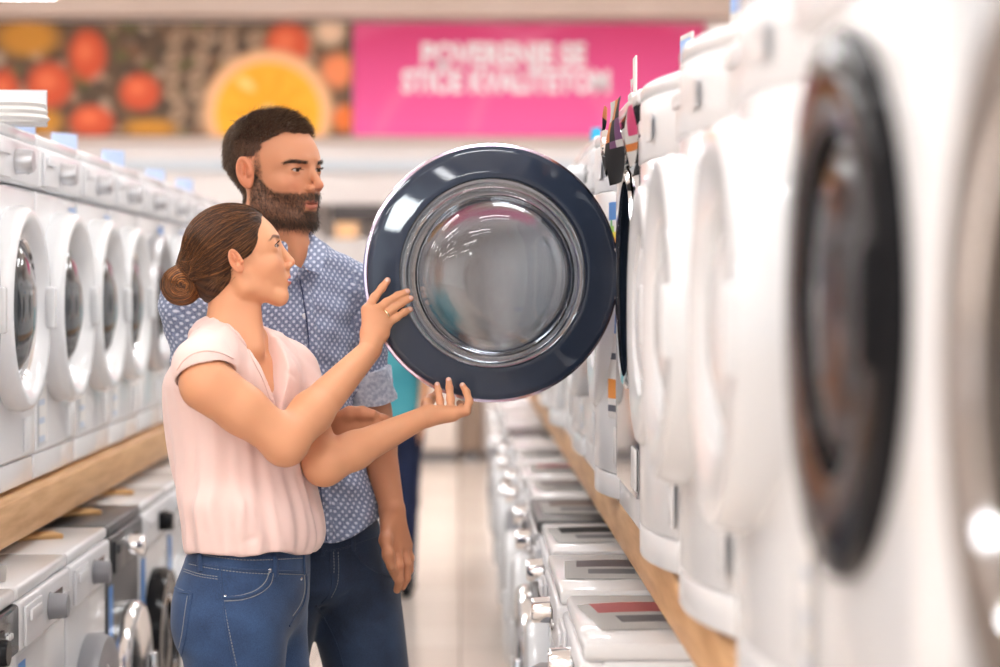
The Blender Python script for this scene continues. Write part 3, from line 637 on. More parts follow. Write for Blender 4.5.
# ================================================================== solid modelling on a grid: smooth unions of rounded shapes
def smin(a, b, k):
    if k <= 0: return np.minimum(a, b)
    h = np.maximum(k - np.abs(a - b), 0) / k
    return np.minimum(a, b) - h * h * k * .25
def smax(a, b, k): return -smin(-a, -b, k)
def axis(*segs):
    """segs: (start, end, step) joined into one axis"""
    out = []
    for s, e, h in segs: out.append(np.arange(s, e - 1e-9, h))
    return np.concatenate(out).astype(np.float32)
I4 = Matrix.Identity(4)
class Field:
    def __init__(f, ax, ay, az):
        f.a = [ax, ay, az]; f.d = np.full((len(ax), len(ay), len(az)), 10., np.float32)
    def win(f, lo, hi):
        s = []
        for i in range(3):
            a, b = np.searchsorted(f.a[i], lo[i]), np.searchsorted(f.a[i], hi[i]); s.append(slice(max(a - 1, 0), b + 1))
        return tuple(s)
    def apply(f, fn, pts, pad, M=None, k=.01, op='u'):
        """pts: points (own frame) whose bounds padded by pad hold the shape"""
        pts = [Vector(p) for p in pts]; lo = Vector([min(p[i] for p in pts) - pad for i in range(3)]); hi = Vector([max(p[i] for p in pts) + pad for i in range(3)])
        if M is not None:
            cs = [M @ Vector((x, y, z)) for x in (lo.x, hi.x) for y in (lo.y, hi.y) for z in (lo.z, hi.z)]
            lo = Vector([min(c[i] for c in cs) for i in range(3)]); hi = Vector([max(c[i] for c in cs) for i in range(3)])
        mg = k + .008; lo -= Vector((mg,) * 3); hi += Vector((mg,) * 3)
        w = f.win(lo, hi); X, Y, Z = f.a[0][w[0]][:, None, None], f.a[1][w[1]][None, :, None], f.a[2][w[2]][None, None, :]
        if X.size == 0 or Y.size == 0 or Z.size == 0: return
        if M is not None:
            i = M.inverted(); m = [[float(i[r][c]) for c in range(4)] for r in range(3)]
            X, Y, Z = [np.float32(m[r][0]) * X + np.float32(m[r][1]) * Y + np.float32(m[r][2]) * Z + np.float32(m[r][3]) for r in range(3)]
        v = fn(X, Y, Z).astype(np.float32)
        if op == 'u': f.d[w] = smin(f.d[w], v, k)
        elif op == 's': f.d[w] = smax(f.d[w], -v, k)
        elif op == 'i': 
            f.d[w] = smax(f.d[w], v, k)
    def cone(f, a, b, ra, rb, k=.01, M=None, flat=None, op='u'):
        a, b = Vector(a), Vector(b); ab = b - a; L2 = max(ab.dot(ab), 1e-12)
        def fn(X, Y, Z):
            dx, dy, dz = X - a.x, Y - a.y, Z - a.z
            t = np.clip((dx * ab.x + dy * ab.y + dz * ab.z) / L2, 0, 1)
            qx, qy, qz = dx - t * ab.x, dy - t * ab.y, dz - t * ab.z
            if flat:
                n, s = flat; n = Vector(n).normalized(); q = qx * n.x + qy * n.y + qz * n.z; g = (1 / s - 1) * q
                qx, qy, qz = qx + g * n.x, qy + g * n.y, qz + g * n.z
                return (np.sqrt(qx * qx + qy * qy + qz * qz) - (ra + t * (rb - ra))) * (min(s, 1) * .5 + .5)
            return np.sqrt(qx * qx + qy * qy + qz * qz) - (ra + t * (rb - ra))
        pad = max(ra, rb) * (max(1, flat[1]) if flat else 1)
        f.apply(fn, [a, b], pad, M, k, op)
    def chain(f, pts, rs, k=.006, M=None, flat=None):
        for i in range(len(pts) - 1): f.cone(pts[i], pts[i + 1], rs[i], rs[i + 1], k, M, flat)
    def ell(f, c, r, k=.01, M=None, op='u', rot=None):
        L = Matrix.Translation(Vector(c)) @ (rot.to_4x4() if rot is not None else I4); MM = (M @ L) if M is not None else L
        def fn(X, Y, Z):
            a, b, e = X / r[0], Y / r[1], Z / r[2]; k0 = np.sqrt(a * a + b * b + e * e) + 1e-6
            a, b, e = a / r[0], b / r[1], e / r[2]; k1 = np.sqrt(a * a + b * b + e * e) + 1e-6
            return k0 * (k0 - 1) / k1
        f.apply(fn, [(-r[0], -r[1], -r[2]), r], 0, MM, k, op)
    def loft(f, sl, k=.01, M=None, op='u', p=2.0, round_=.02):
        """sl: slices (z, cx, cy, a, b, yaw) : ellipses stacked upwards"""
        sl = sorted(sl); z = [s[0] for s in sl]
        zz = np.linspace(z[0], z[-1], 160); 
        cols = []
        for j in range(1, 6):
            v = np.interp(zz, z, [s[j] for s in sl]); n = 7
            vp = np.pad(v, n, mode='edge'); v = np.convolve(vp, np.ones(2 * n + 1) / (2 * n + 1), 'valid'); cols.append(v)
        mx = max(max(s[3], s[4]) for s in sl)
        def fn(X, Y, Z):
            g = [np.interp(Z.ravel(), zz, c).reshape(Z.shape).astype(np.float32) for c in cols]
            dx, dy = X - g[0], Y - g[1]; c, s = np.cos(g[4]), np.sin(g[4])
            u, v = dx * c + dy * s, -dx * s + dy * c
            q = (np.abs(u / g[2]) ** p + np.abs(v / g[3]) ** p) ** (1 / p)
            d = (q - 1) * np.minimum(g[2], g[3]) * 1.0
            return smax(smax(d, (Z - z[-1]), round_), (z[0] - Z), round_)
        f.apply(fn, [(min(s[1] for s in sl) - mx, min(s[2] for s in sl) - mx, z[0]), (max(s[1] for s in sl) + mx, max(s[2] for s in sl) + mx, z[-1])], 0, M, k, op)
    def mesh(f):
        """surface nets: one vertex per crossed cell, one quad per crossed edge"""
        d = f.d; ins = d < 0
        nx, ny, nz = d.shape
        act = np.zeros((nx - 1, ny - 1, nz - 1), np.int8)
        for i in (0, 1):
            for j in (0, 1):
                for k in (0, 1): act += ins[i:nx - 1 + i, j:ny - 1 + j, k:nz - 1 + k]
        idx = np.nonzero((act > 0) & (act < 8)); del act
        I, J, K = idx; n = len(I); cid = np.full((nx - 1, ny - 1, nz - 1), -1, np.int32); cid[idx] = np.arange(n)
        pos = np.zeros((n, 3)); cnt = np.zeros(n)
        for ax in range(3):
            o1, o2 = [q for q in range(3) if q != ax]
            for u in (0, 1):
                for v in (0, 1):
                    off = [0, 0, 0]; off[o1] = u; off[o2] = v; A = (I + off[0], J + off[1], K + off[2])
                    off2 = list(off); off2[ax] = 1; B = (I + off2[0], J + off2[1], K + off2[2])
                    da, db = d[A].astype(float), d[B].astype(float); cr = (da < 0) != (db < 0)
                    t = np.where(cr, da / np.where(cr, da - db, 1), 0)
                    for q in range(3):
                        pa, pb = f.a[q][A[q]].astype(float), f.a[q][B[q]].astype(float)
                        pos[:, q] += np.where(cr, pa + t * (pb - pa), 0)
                    cnt += cr
        pos /= cnt[:, None]
        quads = []
        for ax in range(3):
            sl0 = [slice(1, -1)] * 3; sl1 = [slice(1, -1)] * 3; sl0[ax] = slice(0, -1); sl1[ax] = slice(1, None)
            a, b = ins[tuple(sl0)], ins[tuple(sl1)]
            e = np.nonzero(a != b); up = a[e]
            g = [q.copy() for q in e]
            for q in range(3):
                if q != ax: g[q] += 1
            o1, o2 = (ax + 1) % 3, (ax + 2) % 3
            def cell(u, v):
                h = [g[0], g[1], g[2]]; h[o1] = h[o1] - u; h[o2] = h[o2] - v; return cid[h[0], h[1], h[2]]
            q4 = np.stack([cell(1, 1), cell(0, 1), cell(0, 0), cell(1, 0)], 1)
            q4[~up] = q4[~up][:, ::-1]; quads.append(q4)
        q = np.concatenate(quads); q = q[(q >= 0).all(1)]
        return pos, q
def normals(co, q):
    n = np.cross(co[q[:, 2]] - co[q[:, 0]], co[q[:, 3]] - co[q[:, 1]]); vn = np.zeros_like(co)
    for k in range(4):
        for c in range(3): vn[:, c] += np.bincount(q[:, k], n[:, c], len(co))
    return vn / (np.linalg.norm(vn, axis=1)[:, None] + 1e-12)
def relax(co, q, it=2, lam=.5):
    for _ in range(it):
        s = np.zeros_like(co); c = np.zeros(len(co))
        for a, b in ((0, 1), (1, 2), (2, 3), (3, 0)):
            for i, j in ((a, b), (b, a)):
                for k in range(3): s[:, k] += np.bincount(q[:, i], co[q[:, j], k], len(co))
                c += np.bincount(q[:, i], minlength=len(co))
        co = co + lam * (s / np.maximum(c, 1)[:, None] - co)
    return co
_r = np.random.RandomState(5)
_W = [(_r.randn(3), _r.rand() * 6.28) for _ in range(40)]
def noise(p, f, i0=0, n=8):
    """smooth value in about -1..1"""
    v = 0
    for w, ph in _W[i0:i0 + n]: v = v + np.sin(p @ (w / np.linalg.norm(w) * f * (1 + .35 * math.sin(ph * 3))) + ph)
    return v / n * 1.6
def local(M, co):
    i = np.array(M.inverted()); return co @ i[:3, :3].T + i[:3, 3]
def np_obj(name, co, q, m, parent=None, col=None, uv=None):
    me = mesh_np(name, co, q)
    if col is not None: put_col(me, col)
    if uv is not None: put_col(me, uv, 'Pat')
    return link(name, me, m, parent)
sm = lambda x, a, b: np.clip((x - a) / (b - a), 0, 1) ** 2 * (3 - 2 * np.clip((x - a) / (b - a), 0, 1))
def gs(x, c, w): return np.exp(-((x - c) / w) ** 2)
# ------------------------------------------------------------------ head in its own frame: x forward, y left, z up, origin between the ears (metres)
def head(f, M, s=1.0, male=False, eu=0):
    R = lambda *v: tuple(c * .001 * s for c in v)
    r1 = lambda v: v * .001 * s
    HM = M
    E = lambda c, r, k=8, op='u', rot=None: f.ell(R(*c), R(*r), r1(k), HM, op, rot)
    C = lambda a, b, ra, rb, k=8, op='u', flat=None: f.cone(R(*a), R(*b), r1(ra), r1(rb), r1(k), HM, flat, op)
    E((-12, 0, 32), (90, 71 + 2 * male, 78), 4)
    E((10, 0, -20), (70, 57, 62), 20)
    E((38, 0, -30), (46, 47 + 3 * male, 62), 16)
    E((52, 0, 20), (34, 54, 42), 14)                       # forehead
    C((62, -12, -88), (62, 12, -88), 16 + 2 * male, 16 + 2 * male, 14)     # chin
    for y in (-1, 1):
        j = 50 + 6 * male; jz = -57 - 9 * male
        C((-4, y * j, -35), (3, y * (j - 4), jz), 13, 12, 20)
        C((3, y * (j - 4), jz), (60, y * 12, -90), 12, 13, 22)
        E((52, y * 37, -24), (24, 17, 18), 14)              # cheekbone
        E((62, y * 22, -40), (18, 15, 22), 14)
    C((74, -14, 18 + eu), (74, 14, 18 + eu), 8 + 2 * male, 8 + 2 * male, 12)  # brow
    for y in (-1, 1): C((74, y * 12, 17 + eu), (60, y * 40, 17 + eu), 8 + 2.5 * male, 7 + 2 * male, 10)
    for y in (-1, 1): E((88, y * 33, 2 + eu), (14, 15, 10), 10, 's')            # eye socket
    # nose
    C((80, 0, 8 + eu * .6), (97 + 3 * male, 0, -22), 7, 7.5, 8, flat=((0, 1, 0), .85)); E((99 + 4 * male, 0, -28), (8.5, 8.5 + male, 7.5), 6)
    for y in (-1, 1): E((91, y * 11.5, -33), (9.5, 6.5, 6.5), 5); E((92, y * 6, -40), (4.5, 2.8, 3), 2, 's')
    C((90, 0, -34), (86, 0, -44), 6, 7, 6)
    # mouth
    E((72, 0, -62), (18, 26, 19), 12)
    C((87, 0, -55.5), (78, 20, -60), 4.0, 2.5, 6); C((87, 0, -55.5), (78, -20, -60), 4.0, 2.5, 6)
    C((84.5, 0, -67.5), (77, 18, -64), 5.0, 3, 6); C((84.5, 0, -67.5), (77, -18, -64), 5.0, 3, 6)
    E((92, 0, -61.6), (12, 21, 2.1 + (0 if male else .8)), 2, 's')
    E((91, 0, -78), (9, 16, 5), 8, 's')
    # eyes : lids around the ball, then the opening
    for y in (-1, 1):
        E((66.5, y * 31.5, 1 + eu), (14.2, 14.6, 13.4), 5)
        E((82, y * 32.5, .5 + eu), (11, 12.8, 2.8 if male else 4.2), 1.5, 's')
    # ears
    for y in (-1, 1):
        rr = Matrix.Rotation(math.radians(-26 * y), 3, 'Z') @ Matrix.Rotation(math.radians(-12), 3, 'Y')
        es = 1 if male else .84; E((-8, y * 77, -3), (17 * es, 5.5, 30 * es), 4, rot=rr)
        E((-8, y * 84, 2), (11 * es, 8, 19 * es), 2, 's', rr)
        E((2, y * 77, -6), (5, 5.5, 6), 3)
        E((-11 * es, y * 80.5, 3), (3.0, 3.4, 12 * es), 2, rot=rr)
        E((-3, y * 74, -25 * es), (8.0 * es, 5, 8), 4)
        E((-4, y * 84, -5), (4.5, 7.5, 6), 2, 's')
def eyes(M, s, parent, look=(0, 0), eu=0):
    for y in (-1, 1):
        r = .0122 * s; c = Vector((.0675 * s, y * .0315 * s, .001 * s + eu * .001 * s)); 
        bm = bmesh.new(); bmesh.ops.create_uvsphere(bm, u_segments=48, v_segments=32, radius=r)
        me = bpy.data.meshes.new('eye'); bm.to_mesh(me); bm.free()
        co = np.array([v.co[:] for v in me.vertices]); d = Vector((1, look[0], look[1])).normalized()
        a = np.arccos(np.clip(co @ np.array(d) / r, -1, 1)) * r * 1000
        w = lambda t0, t1: sm(a, t0 * s, t1 * s)[:, None]
        colr = np.array(lin(178, 164, 156)) * w(5.2, 6.2) + (1 - w(5.2, 6.2)) * (np.array(lin(86, 60, 42)) * w(2, 2.8))
        put_col(me, colr); o = link('eye', me, M_EYE, parent); o.matrix_local = M @ Matrix.Translation(c)
M_EYE = attr_mat('eye', .08); 
def lashes(M, s, parent, eu, n, L, mt_, WOx, male):
    for y in (-1, 1):
        pts = []; r = np.random.RandomState(3)
        for i in range(n):
            u = (i / (n - 1) * 2 - 1) * .93; yy = 12.8 * u; zz = (3.1 if male else 4.2) * math.sqrt(1 - u * u) + .5; xx = 66.5 + math.sqrt(max(14.4 ** 2 - yy * yy - zz * zz, 1))
            p0 = np.array([xx, y * 32 + yy, zz + eu]); d = np.array([.85, y * (.25 + .5 * u * y), .15 + .1 * r.rand()]); l_ = L * (.7 + .3 * math.cos(u * 1.3))
            pts.append([p0 + d * l_ * t + np.array([0, 0, 1.]) * l_ * .55 * t * t for t in np.linspace(0, 1, 5)])
        A_ = np.array(pts) * .001 * s @ np.array(M)[:3, :3].T + np.array(M)[:3, 3]
        v, q, c = strands('eyelashes', A_, .00038, m_hair, parent, WOx, 3, lin(30, 20, 18)); np_obj('eyelashes', v, q, m_hair, parent, c)
def skin_mat(name):
    m = mat(name, (1, 1, 1), .48, sss=.12, spec=.4); n, l = nt(m); b = n['Principled BSDF']
    b.inputs['Subsurface Radius'].default_value = (1, .35, .2); b.inputs['Subsurface Scale'].default_value = .008
    a = n.new('ShaderNodeAttribute'); a.attribute_name = 'Col'; l.new(a.outputs['Color'], b.inputs['Base Color'])
    t = n.new('ShaderNodeTexNoise'); t.inputs['Scale'].default_value = 420; t.inputs['Detail'].default_value = 2
    tc = n.new('ShaderNodeTexCoord'); l.new(tc.outputs['Object'], t.inputs['Vector'])
    bp = n.new('ShaderNodeBump'); bp.inputs['Strength'].default_value = .12; bp.inputs['Distance'].default_value = .001; l.new(t.outputs['Fac'], bp.inputs['Height']); l.new(bp.outputs[0], b.inputs['Normal'])
    return m
def face_colour(h, base, lips, brow, s, male, eu=0):
    """h: head-frame coordinates; colours that belong to the face itself"""
    p = h / s * 1000; x, y, z = p[:, 0], p[:, 1], p[:, 2]; ay = np.abs(y); c = np.tile(np.array(base), (len(h), 1))
    def mix(w, col): 
        nonlocal c; c = c * (1 - w[:, None]) + np.array(col) * w[:, None]
    mix(.25 * gs(ay, 38, 16) * gs(z, -28, 18) * (x > 20), lin(214, 120, 96))
    mix(.3 * gs(ay, 0, 12) * gs(z, -30, 10) * (x > 90), lin(214, 120, 96))
    mix(.35 * sm(ay, 66, 74) * (x > -32) * (z < 32) * (z > -36) * (x < 16), lin(216, 120, 90))
    # lips
    up = -61.6 + 7.5 * (1 - (ay / 25) ** 2) + 1.2 * gs(ay, 5, 4) - 1.0 * gs(ay, 0, 3); lo = -62 - 11.5 * (1 - (ay / 22) ** 2)
    w = sm(up - z, -1, 1) * sm(z - lo, -1, 1) * sm(24 - ay, 0, 3) * (x > 66); mix(w * (.6 if male else .85), lips)
    if not male: mix(sm(3.2 - np.abs(z + 61.6), 0, 1) * sm(17 - ay, 0, 3) * sm(x, 74, 76) * sm(86 - x, 0, 2), lin(238, 230, 224))
    # brow
    zc = 15.5 + eu + (2.5 if male else 4.5) * gs(ay, 38, 16) - (3 if male else 5) * sm(ay, 40, 54) - 1.5 * male; th = (2.8 if male else 3.1) * (1 - .5 * sm(ay, 32, 52))
    w = sm(th + 1.2 - np.abs(z - zc), 0, 1.8) * sm(ay, 11, 16) * sm(54 - ay, 0, 6) * (x > 30); mix(w * (.6 if male else .8), brow)
    # lash line along the opening of the lids
    q = np.sqrt(((x - 82) / 11) ** 2 + ((ay - 32.5) / 12.8) ** 2 + ((z - .5 - eu) / (3.1 if male else 4.2)) ** 2)
    mix(sm(1.34 - q, 0, .18) * (z > (.4 if male else -2) + eu) * (.7 if male else 1), lin(40, 26, 22))
    return c

def hcrease(co, nn, M, s, lst):
    """creases given in head coordinates (millimetres), on both sides of the face"""
    for a, b, w, amp in lst:
        for y in (1, -1):
            A, B = [M @ Vector((p[0] * .001 * s, p[1] * y * .001 * s, p[2] * .001 * s)) for p in (a, b)]
            co = crease(co, nn, A, B, w, amp)
    return co
def crease(co, nn, a, b, w, amp):
    a, b = np.array(a), np.array(b); ab = b - a; t = np.clip((co - a) @ ab / (ab @ ab), 0, 1); dd = np.linalg.norm(co - a - t[:, None] * ab, axis=1)
    return co + nn * ((amp * np.exp(-(dd / w) ** 2)) * np.sin(np.clip(t * .96 + .02, 0, 1) * PI))[:, None]
# ================================================================== the woman
SK_W = lin(222, 160, 122)
m_skin = skin_mat('skin')
wyaw = math.radians(6)
WH = Matrix.Translation(P(239.3, 259, 4.31)) @ Matrix.Rotation(wyaw, 4, 'Z') @ Matrix.Rotation(math.radians(-12), 4, 'Y') @ Matrix.Rotation(math.radians(0), 4, 'X')
wo = P(237, 263, 4.31)
fx = Field(axis((-.64, wo.x - .115, .0024), (wo.x - .115, wo.x + .125, .0015), (wo.x + .125, .04, .002)),
           axis((4.04, 4.22, .0024), (4.22, 4.40, .0017), (4.40, 4.66, .0022)),
           axis((.99, 1.19, .0035), (1.19, 1.45, .0021), (1.45, 1.69, .0015)))
W_ = lambda x, y, Y: P(x, y, Y)
# torso frame : x = the way the chest faces
tyaw = math.radians(-35)
def slc(px0, px1, py, Y, a_lat, yaw):
    """slice whose outline in the photograph runs from px0 to px1"""
    c = P((px0 + px1) / 2, py, Y); half = (px1 - px0) / 2 * Y / F
    b = math.sqrt(max(half ** 2 - (a_lat * math.sin(yaw)) ** 2, .0025)) / abs(math.cos(yaw))
    return (c.z, c.x, c.y, b, a_lat, yaw)
fx.loft([slc(214, 264, 354, 4.31, .07, tyaw), slc(200, 280, 372, 4.32, .10, tyaw), slc(186, 290, 392, 4.335, .115, tyaw), slc(182, 288, 410, 4.35, .115, tyaw), slc(186, 286, 440, 4.35, .112, tyaw * .95),
         slc(190, 292, 475, 4.34, .112, tyaw * .85), slc(194, 300, 510, 4.32, .118, tyaw * .8), slc(200, 302, 545, 4.325, .125, tyaw * .7), slc(202, 298, 560, 4.33, .13, tyaw * .6)], .01)
# neck and shoulders
fx.cone(W_(233, 290, 4.31), W_(234, 335, 4.31), .050, .052, .02)
fx.cone(W_(246, 303, 4.31), W_(252, 348, 4.27), .024, .026, .02)
sR, sL = W_(207, 384, 4.13), W_(287, 374, 4.44)
fx.cone(W_(228, 336, 4.30), W_(208, 366, 4.19), .045, .045, .03); fx.cone(W_(238, 338, 4.32), W_(283, 366, 4.44), .042, .045, .03)
# right arm (near)
eR, wR = W_(285, 441, 4.165), W_(370, 350, 4.375)
fx.cone(sR, sR.lerp(eR, .45), .0545, .0475, .02); fx.cone(sR.lerp(eR, .45), eR, .0475, .041, .015)
fx.cone(eR, eR.lerp(wR, .3), .0425, .0415, .02); fx.cone(eR.lerp(wR, .3), wR, .0415, .0235, .015)
fx.ell(eR + Vector((.0, .0, -.012)), (.036, .034, .034), .02)
# left arm (far)
eL, wL = W_(324, 465, 4.30), W_(424, 417, 4.395)
fx.cone(sL, eL, .05, .039, .02); fx.cone(eL, eL.lerp(wL, .3), .040, .0375, .02); fx.cone(eL.lerp(wL, .3), wL, .0375, .0215, .015)
def finger(f, pts, r=.0085, k=.005, kn=1.12):
    f.chain([P(*p) for p in pts], [r * kn, r * 1.02, r * .94, r * .80][:len(pts)], k)
# right hand
def palm(f, wrist, ks, r0, r1, k=.012, flat=None):
    for q in ks: f.cone(wrist, P(*q), r0, r1, k, flat=flat)
KR = [(367, 310, 4.403), (373.5, 312, 4.400), (380.5, 318, 4.402), (386, 325, 4.407)]
palm(fx, W_(371, 345, 4.382), KR, .017, .0125)
fx.cone(W_(368, 334, 4.390), W_(382, 334, 4.395), .0155, .0145, .012)
finger(fx, [KR[0], (374.445, 297.5, 4.423), (382, 288, 4.437), (387.5, 280.5, 4.443)], .0086)
finger(fx, [KR[1], (386.5, 302.5, 4.419), (398, 295.5, 4.433), (407, 291.5, 4.443)], .0086)
finger(fx, [KR[2], (392, 309.5, 4.419), (402, 302.5, 4.433), (410.5, 298.5, 4.443)], .0083)
finger(fx, [KR[3], (396.5, 317.5, 4.421), (404, 312.5, 4.433), (410, 309.3, 4.443)], .0076)
fx.chain([P(370, 340, 4.400), P(377, 341, 4.445), P(385, 335, 4.500), P(393, 327, 4.535)], [.0125, .011, .010, .0085], .008)
# left hand
KL = [(441, 412, 4.415), (451, 413, 4.413), (458, 413, 4.420), (466, 411, 4.413)]
palm(fx, W_(428, 416.5, 4.397), KL, .0155, .0100)
fx.cone(W_(436, 415, 4.400), W_(452, 415.5, 4.405), .014, .011, .012)
finger(fx, [KL[0], (440, 400.5, 4.427), (438.3, 391, 4.437), (437.2, 384.5, 4.442)], .0075)
finger(fx, [KL[1], (450.5, 399, 4.425), (449.4, 388, 4.437), (448.6, 380, 4.443)], .0080)
finger(fx, [KL[2], (461, 407, 4.445), (461, 405, 4.480), (459, 403, 4.505)], .0078)
finger(fx, [KL[3], (469.3, 401.5, 4.419), (466.5, 392, 4.433), (462.5, 385.3, 4.443)], .0078)
fx.chain([P(428, 410, 4.405), P(427.5, 403.5, 4.445), P(431, 399, 4.490), P(438, 393, 4.535)], [.0125, .011, .0095, .0085], .008)
head(fx, WH, 1.0, False, 10)
co, q = fx.mesh(); del fx
co = relax(co, q, 1, .4)
nn = normals(co, q); co = hcrease(co, nn, WH, 1.0, [((92, 15, -34), (82, 27, -58), .0035, -.0010), ((78, 22, 4), (68, 46, 6), .003, -.0005)]); h = local(WH, co)
col = face_colour(h, SK_W, lin(196, 92, 92), lin(80, 50, 36), 1.0, False, 10)
inh = sm(h[:, 2], -.125, -.105)[:, None] * (np.abs(h[:, 1]) < .1)[:, None]
base = np.tile(np.array(SK_W), (len(co), 1)) * (1 + .03 * noise(co, 60)[:, None])
col = base * (1 - inh) + col * inh * (1 + .02 * noise(co, 90)[:, None])
# knuckles a little redder
for kx in KR + KL:
    w = gs(np.linalg.norm(co - np.array(P(*kx)), axis=1), 0, .011)[:, None] * .25; col = col * (1 - w) + np.array(lin(214, 130, 108)) * w
# nails
for tip, nd in (((387.5, 280.5, 4.443), (0, -1, .25)), ((407, 291.5, 4.443), (.2, -1, .2)), ((410.5, 298.5, 4.443), (.2, -1, .2)), ((410, 309.3, 4.443), (.2, -1, .2)), ((437.2, 384.5, 4.442), (0, -1, .5)), ((448.6, 380, 4.443), (0, -1, .5)), ((462.5, 385.3, 4.443), (-.3, -1, .6))):
    c0 = np.array(P(*tip)) + np.array(Vector(nd).normalized()) * .0062; w = sm(.0052 - np.linalg.norm(co - c0, axis=1), 0, .0012)[:, None]; col = col * (1 - w) + np.array(lin(236, 196, 184)) * w
woman = empty('person', (float(wo.x), 4.31, 0), 0, 'woman in pale pink blouse and blue jeans holding the round glass door', 'person')
WO = Matrix.Translation(-Vector(woman.location))
tr = lambda c: c + np.array(WO.translation)
wbody = np_obj('body', tr(co), q, m_skin, woman, np.clip(col, 0, 1))
eyes(WO @ WH, 1.0, woman, (0.0, .02), 10)
# ring
def ring(pa, pb, r, parent, name, m):
    a, b = P(*pa), P(*pb); d = (b - a).normalized(); bm = bmesh.new(); n = d.orthogonal().normalized(); e = d.cross(n)
    pts = [a + (n * math.cos(t * PI / 16) + e * math.sin(t * PI / 16)) * r for t in range(33)]
    rows = []
    tube(bm, pts, .0021, 8)
    o = bm_obj(name, bm, m, parent); o.data.transform(WO); return o
ring((385.5, 314.3, 4.408), (392, 309.5, 4.417), .0094, woman, 'finger_ring', mat('gold', (.9, .72, .45), .2, metal=1))
from mathutils.bvhtree import BVHTree
def bvh_of(co, q): return BVHTree.FromPolygons([Vector(c) for c in co], [tuple(int(i) for i in f) for f in q])
CAMP = Vector((0, 0, CZ))
def onto(bv, px, py, lift=.0008):
    d = (P(px, py, 4.0) - CAMP).normalized(); h = bv.ray_cast(CAMP, d)
    return None if h[0] is None else (h[0] + h[1] * lift * (-1 if h[1].dot(d) > 0 else 1), h[1] * (-1 if h[1].dot(d) > 0 else 1))
def path(pts, n=4):
    out = []
    for i in range(len(pts) - 1):
        p0, p1, p2, p3 = [Vector(pts[max(0, min(len(pts) - 1, j))]) for j in (i - 1, i, i + 1, i + 2)]
        for k in range(n):
            t = k / n; out.append(.5 * ((2 * p1) + (p2 - p0) * t + (2 * p0 - 5 * p1 + 4 * p2 - p3) * t * t + (3 * p1 - p0 - 3 * p2 + p3) * t ** 3))
    out.append(Vector(pts[-1])); return out
def seam(name, bv, pts, r, m, parent, WOx, dash=0, flatw=0, lift=.0006, n=6):
    """a cord or a flat band laid on the cloth along a photographed line"""
    w = [h for h in (onto(bv, p[0], p[1], lift) for p in path(pts, n)) if h]
    if len(w) < 2: return None
    bm = bmesh.new()
    if flatw:
        rows = []
        for i, (p, nv) in enumerate(w):
            t = (w[min(i + 1, len(w) - 1)][0] - w[max(i - 1, 0)][0]).normalized(); sd = t.cross(nv).normalized() * flatw
            rows.append([bm.verts.new(p - sd + nv * .0002), bm.verts.new(p - sd * .8 + nv * .0022), bm.verts.new(p + sd * .8 + nv * .0022), bm.verts.new(p + sd + nv * .0002), bm.verts.new(p - nv * .001)])
        for a, b in zip(rows, rows[1:]):
            for k in range(5): bm.faces.new((a[k], a[(k + 1) % 5], b[(k + 1) % 5], b[k]))
        bm.faces.new(rows[0]); bm.faces.new(rows[-1])
    elif dash:
        L = 0; run = [w[0][0]]; on = True
        fine = []
        for (a, _), (b, _) in zip(w, w[1:]):
            k = max(1, int((b - a).length / .001)); fine += [a.lerp(b, j / k) for j in range(k)]
        i = 0
        while i + dash < len(fine): tube(bm, [fine[i], fine[i + dash // 2], fine[i + dash]], r, 5); i += int(dash * 1.6)
    else: tube(bm, [p for p, _ in w], r, 6)
    o = bm_obj(name, bm, m, parent, auto=60); o.data.transform(WOx); return o
# ------------------------------------------------------------------ blouse
m_blouse = mat('pink_chiffon', lin(240, 208, 200), .75, sheen=.25, sss=.05); n, l = nt(m_blouse)
n['Principled BSDF'].inputs['Subsurface Radius'].default_value = (1, .5, .4); n['Principled BSDF'].inputs['Subsurface Scale'].default_value = .01
fb_ = Field(axis((-.66, -.26, .0024)), axis((4.08, 4.54, .0028)), axis((.93, 1.50, .0024)))
bs = [slc(200, 278, 338, 4.32, .10, tyaw), slc(178, 298, 358, 4.33, .135, tyaw), slc(164, 304, 378, 4.34, .148, tyaw), slc(165, 304, 410, 4.35, .145, tyaw), slc(168, 304, 440, 4.35, .142, tyaw * .95), slc(174, 309, 470, 4.34, .145, tyaw * .85),
      slc(180, 316, 500, 4.32, .160, tyaw * .8), slc(184, 321, 522, 4.325, .165, tyaw * .7), slc(186, 322, 540, 4.33, .168, tyaw * .65), slc(189, 317, 552, 4.33, .164, tyaw * .6), slc(193, 311, 556, 4.33, .150, tyaw * .55)]
fb_.loft(bs, .01, round_=.012)
fb_.cone(W_(226, 338, 4.30), W_(203, 368, 4.15), .050, .064, .03); fb_.cone(W_(242, 342, 4.33), W_(285, 372, 4.45), .048, .063, .03); fb_.cone(sL, sL.lerp(eL, .32), .064, .062, .02)
fb_.cone(W_(221, 333, 4.30), W_(208, 336, 4.29), .040, .034, .02)
# soft pleats that hang from shoulder to hem
X, Y, Z = fb_.a[0][:, None, None], fb_.a[1][None, :, None], fb_.a[2][None, None, :]
ang = np.arctan2(Y - 4.32, X - P(245, 450, 4.32).x); low = np.clip((1.36 - Z) / .36, 0, 1)
fold = (np.sin(ang * 11 + 2.2 * np.sin(Z * 7)) * .5 + np.sin(ang * 23 + Z * 14 + 1.3) * .28 + np.sin(ang * 5 - Z * 9) * .4) * (.0022 + .0050 * low)
hem = np.clip(1 - np.abs(Z - .995) / .035, 0, 1); fold = fold + hem * np.sin(ang * 17 + 1) * .0012
hz_ = np.clip((.972 + .012 * np.cos(ang * 1.0 + 1.6) + .004 * np.sin(ang * 5) - Z), -1, 1)
fb_.d += fold.astype(np.float32); fb_.d = smax(fb_.d, hz_.astype(np.float32), .006); del fold, ang, hz_
fb_.cone(sR, sR.lerp(eR, .9), .0585, .0505, .006, op='s')
